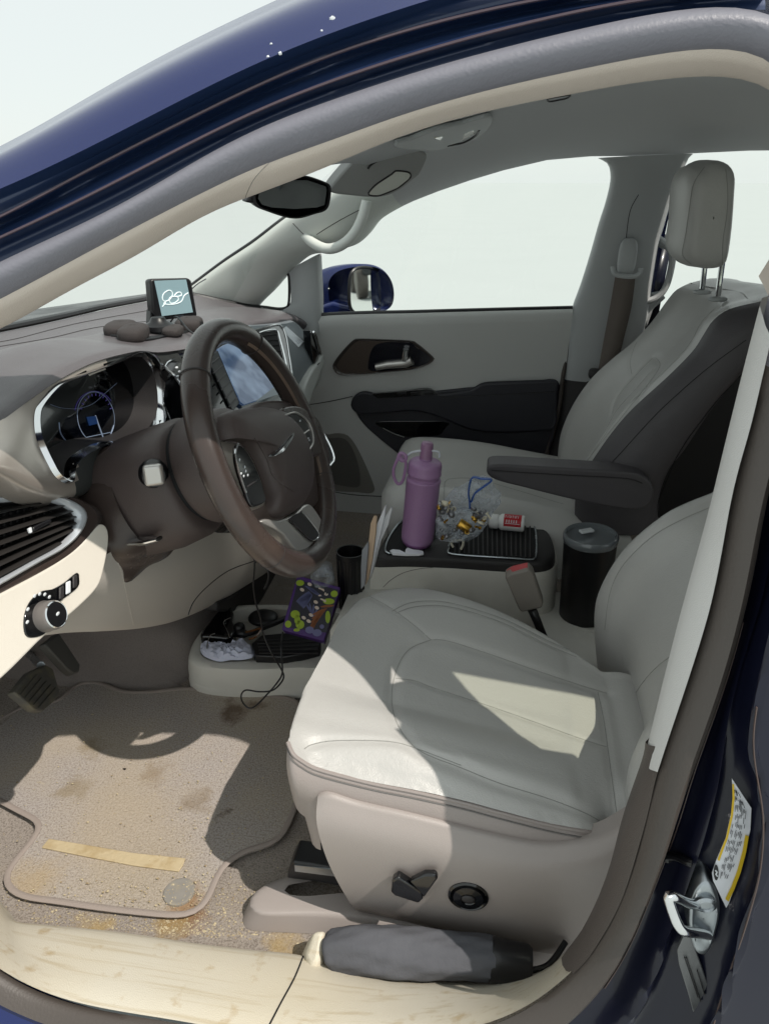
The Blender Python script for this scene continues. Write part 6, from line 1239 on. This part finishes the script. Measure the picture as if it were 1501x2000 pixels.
# ---------------------------------------------------------------- lot behind the van, seen in the mirrors
lf=mat('hedge leaves','#4d6b2c',.8,var=[(3,.6,'#2e4519',.4,.7)]); bark=mat('bark','#5a4636',.9)
for k,(x,y,h,wd) in enumerate(((26,3.0,4.2,2.6),(30,8.5,5.0,3.0),(24,-3.5,3.8,2.4),(34,-10,5.5,3.4))):
    t=empty('tree',(x,y,0),label=['round green tree straight behind the van','taller green tree behind the van on the passenger side','small green tree behind the van on the driver side','largest green tree, farthest behind on the driver side'][k],cat='tree',group='trees behind the van')
    g=M(); g.tube([V((x,y,0)),V((x+.1,y,h*.4)),V((x,y+.1,h*.7))],[.16,.12,.07],8); mk('trunk',g,bark,t)
    g=M()
    for j in range(700):
        u=V((random.gauss(0,1),random.gauss(0,1),random.gauss(0,1))).normalized()*random.random()**.4
        c=V((x+u.x*wd*.9,y+u.y*wd*.9,h*.62+u.z*h*.36)); a=V((random.gauss(0,1),random.gauss(0,1),random.gauss(0,1))).normalized(); b=a.orthogonal().normalized(); q=random.uniform(.12,.28)
        g.add([c-a*q,c+b*q*.5,c+a*q,c-b*q*.5],[[0,1,2,3]])
    mk('crown',g,lf,t,flat=True,weld=False)
for k,(x,y) in enumerate(((13,2.6),(16.5,3.6),(19,5.2))):
    t=empty('utility_cart',(x,y,0),label=['dark off road utility cart nearest behind the van','dark utility cart parked in the middle of the row behind','dark utility cart farthest back in the row behind'][k],cat='utility cart',group='utility carts parked behind the van')
    g=M(); g.box((x,y,.62),2.4,1.2,.35); g.box((x+.9,y,.95),.7,1.2,.35); g.box((x-.5,y,.9),.6,1.15,.25); mk('cart_body',g,mat('dark cart paint','#23262a',.4),t,bevel=.05)
    g=M()
    for a,b in((-.35,-.5),(-.35,.5),(.75,-.5),(.75,.5)): g.tube([(x+a,y+b,.8),(x+a*.8,y+b,1.75)],.03,6)
    g.box((x+.2,y,1.78),1.3,1.15,.05); mk('roll_cage',g,MT['black'],t)
    for a,b in((-.85,-.6),(-.85,.6),(.85,-.6),(.85,.6)):
        g=M(); g.lathe((x+a,y+b-.12,.33),(0,1,0),[(0,0),(.2,0),(.31,.02),(.33,.06),(.33,.18),(.31,.22),(.2,.24),(0,.24)],24); mk('wheel',g,MT['rubber_b'],t)
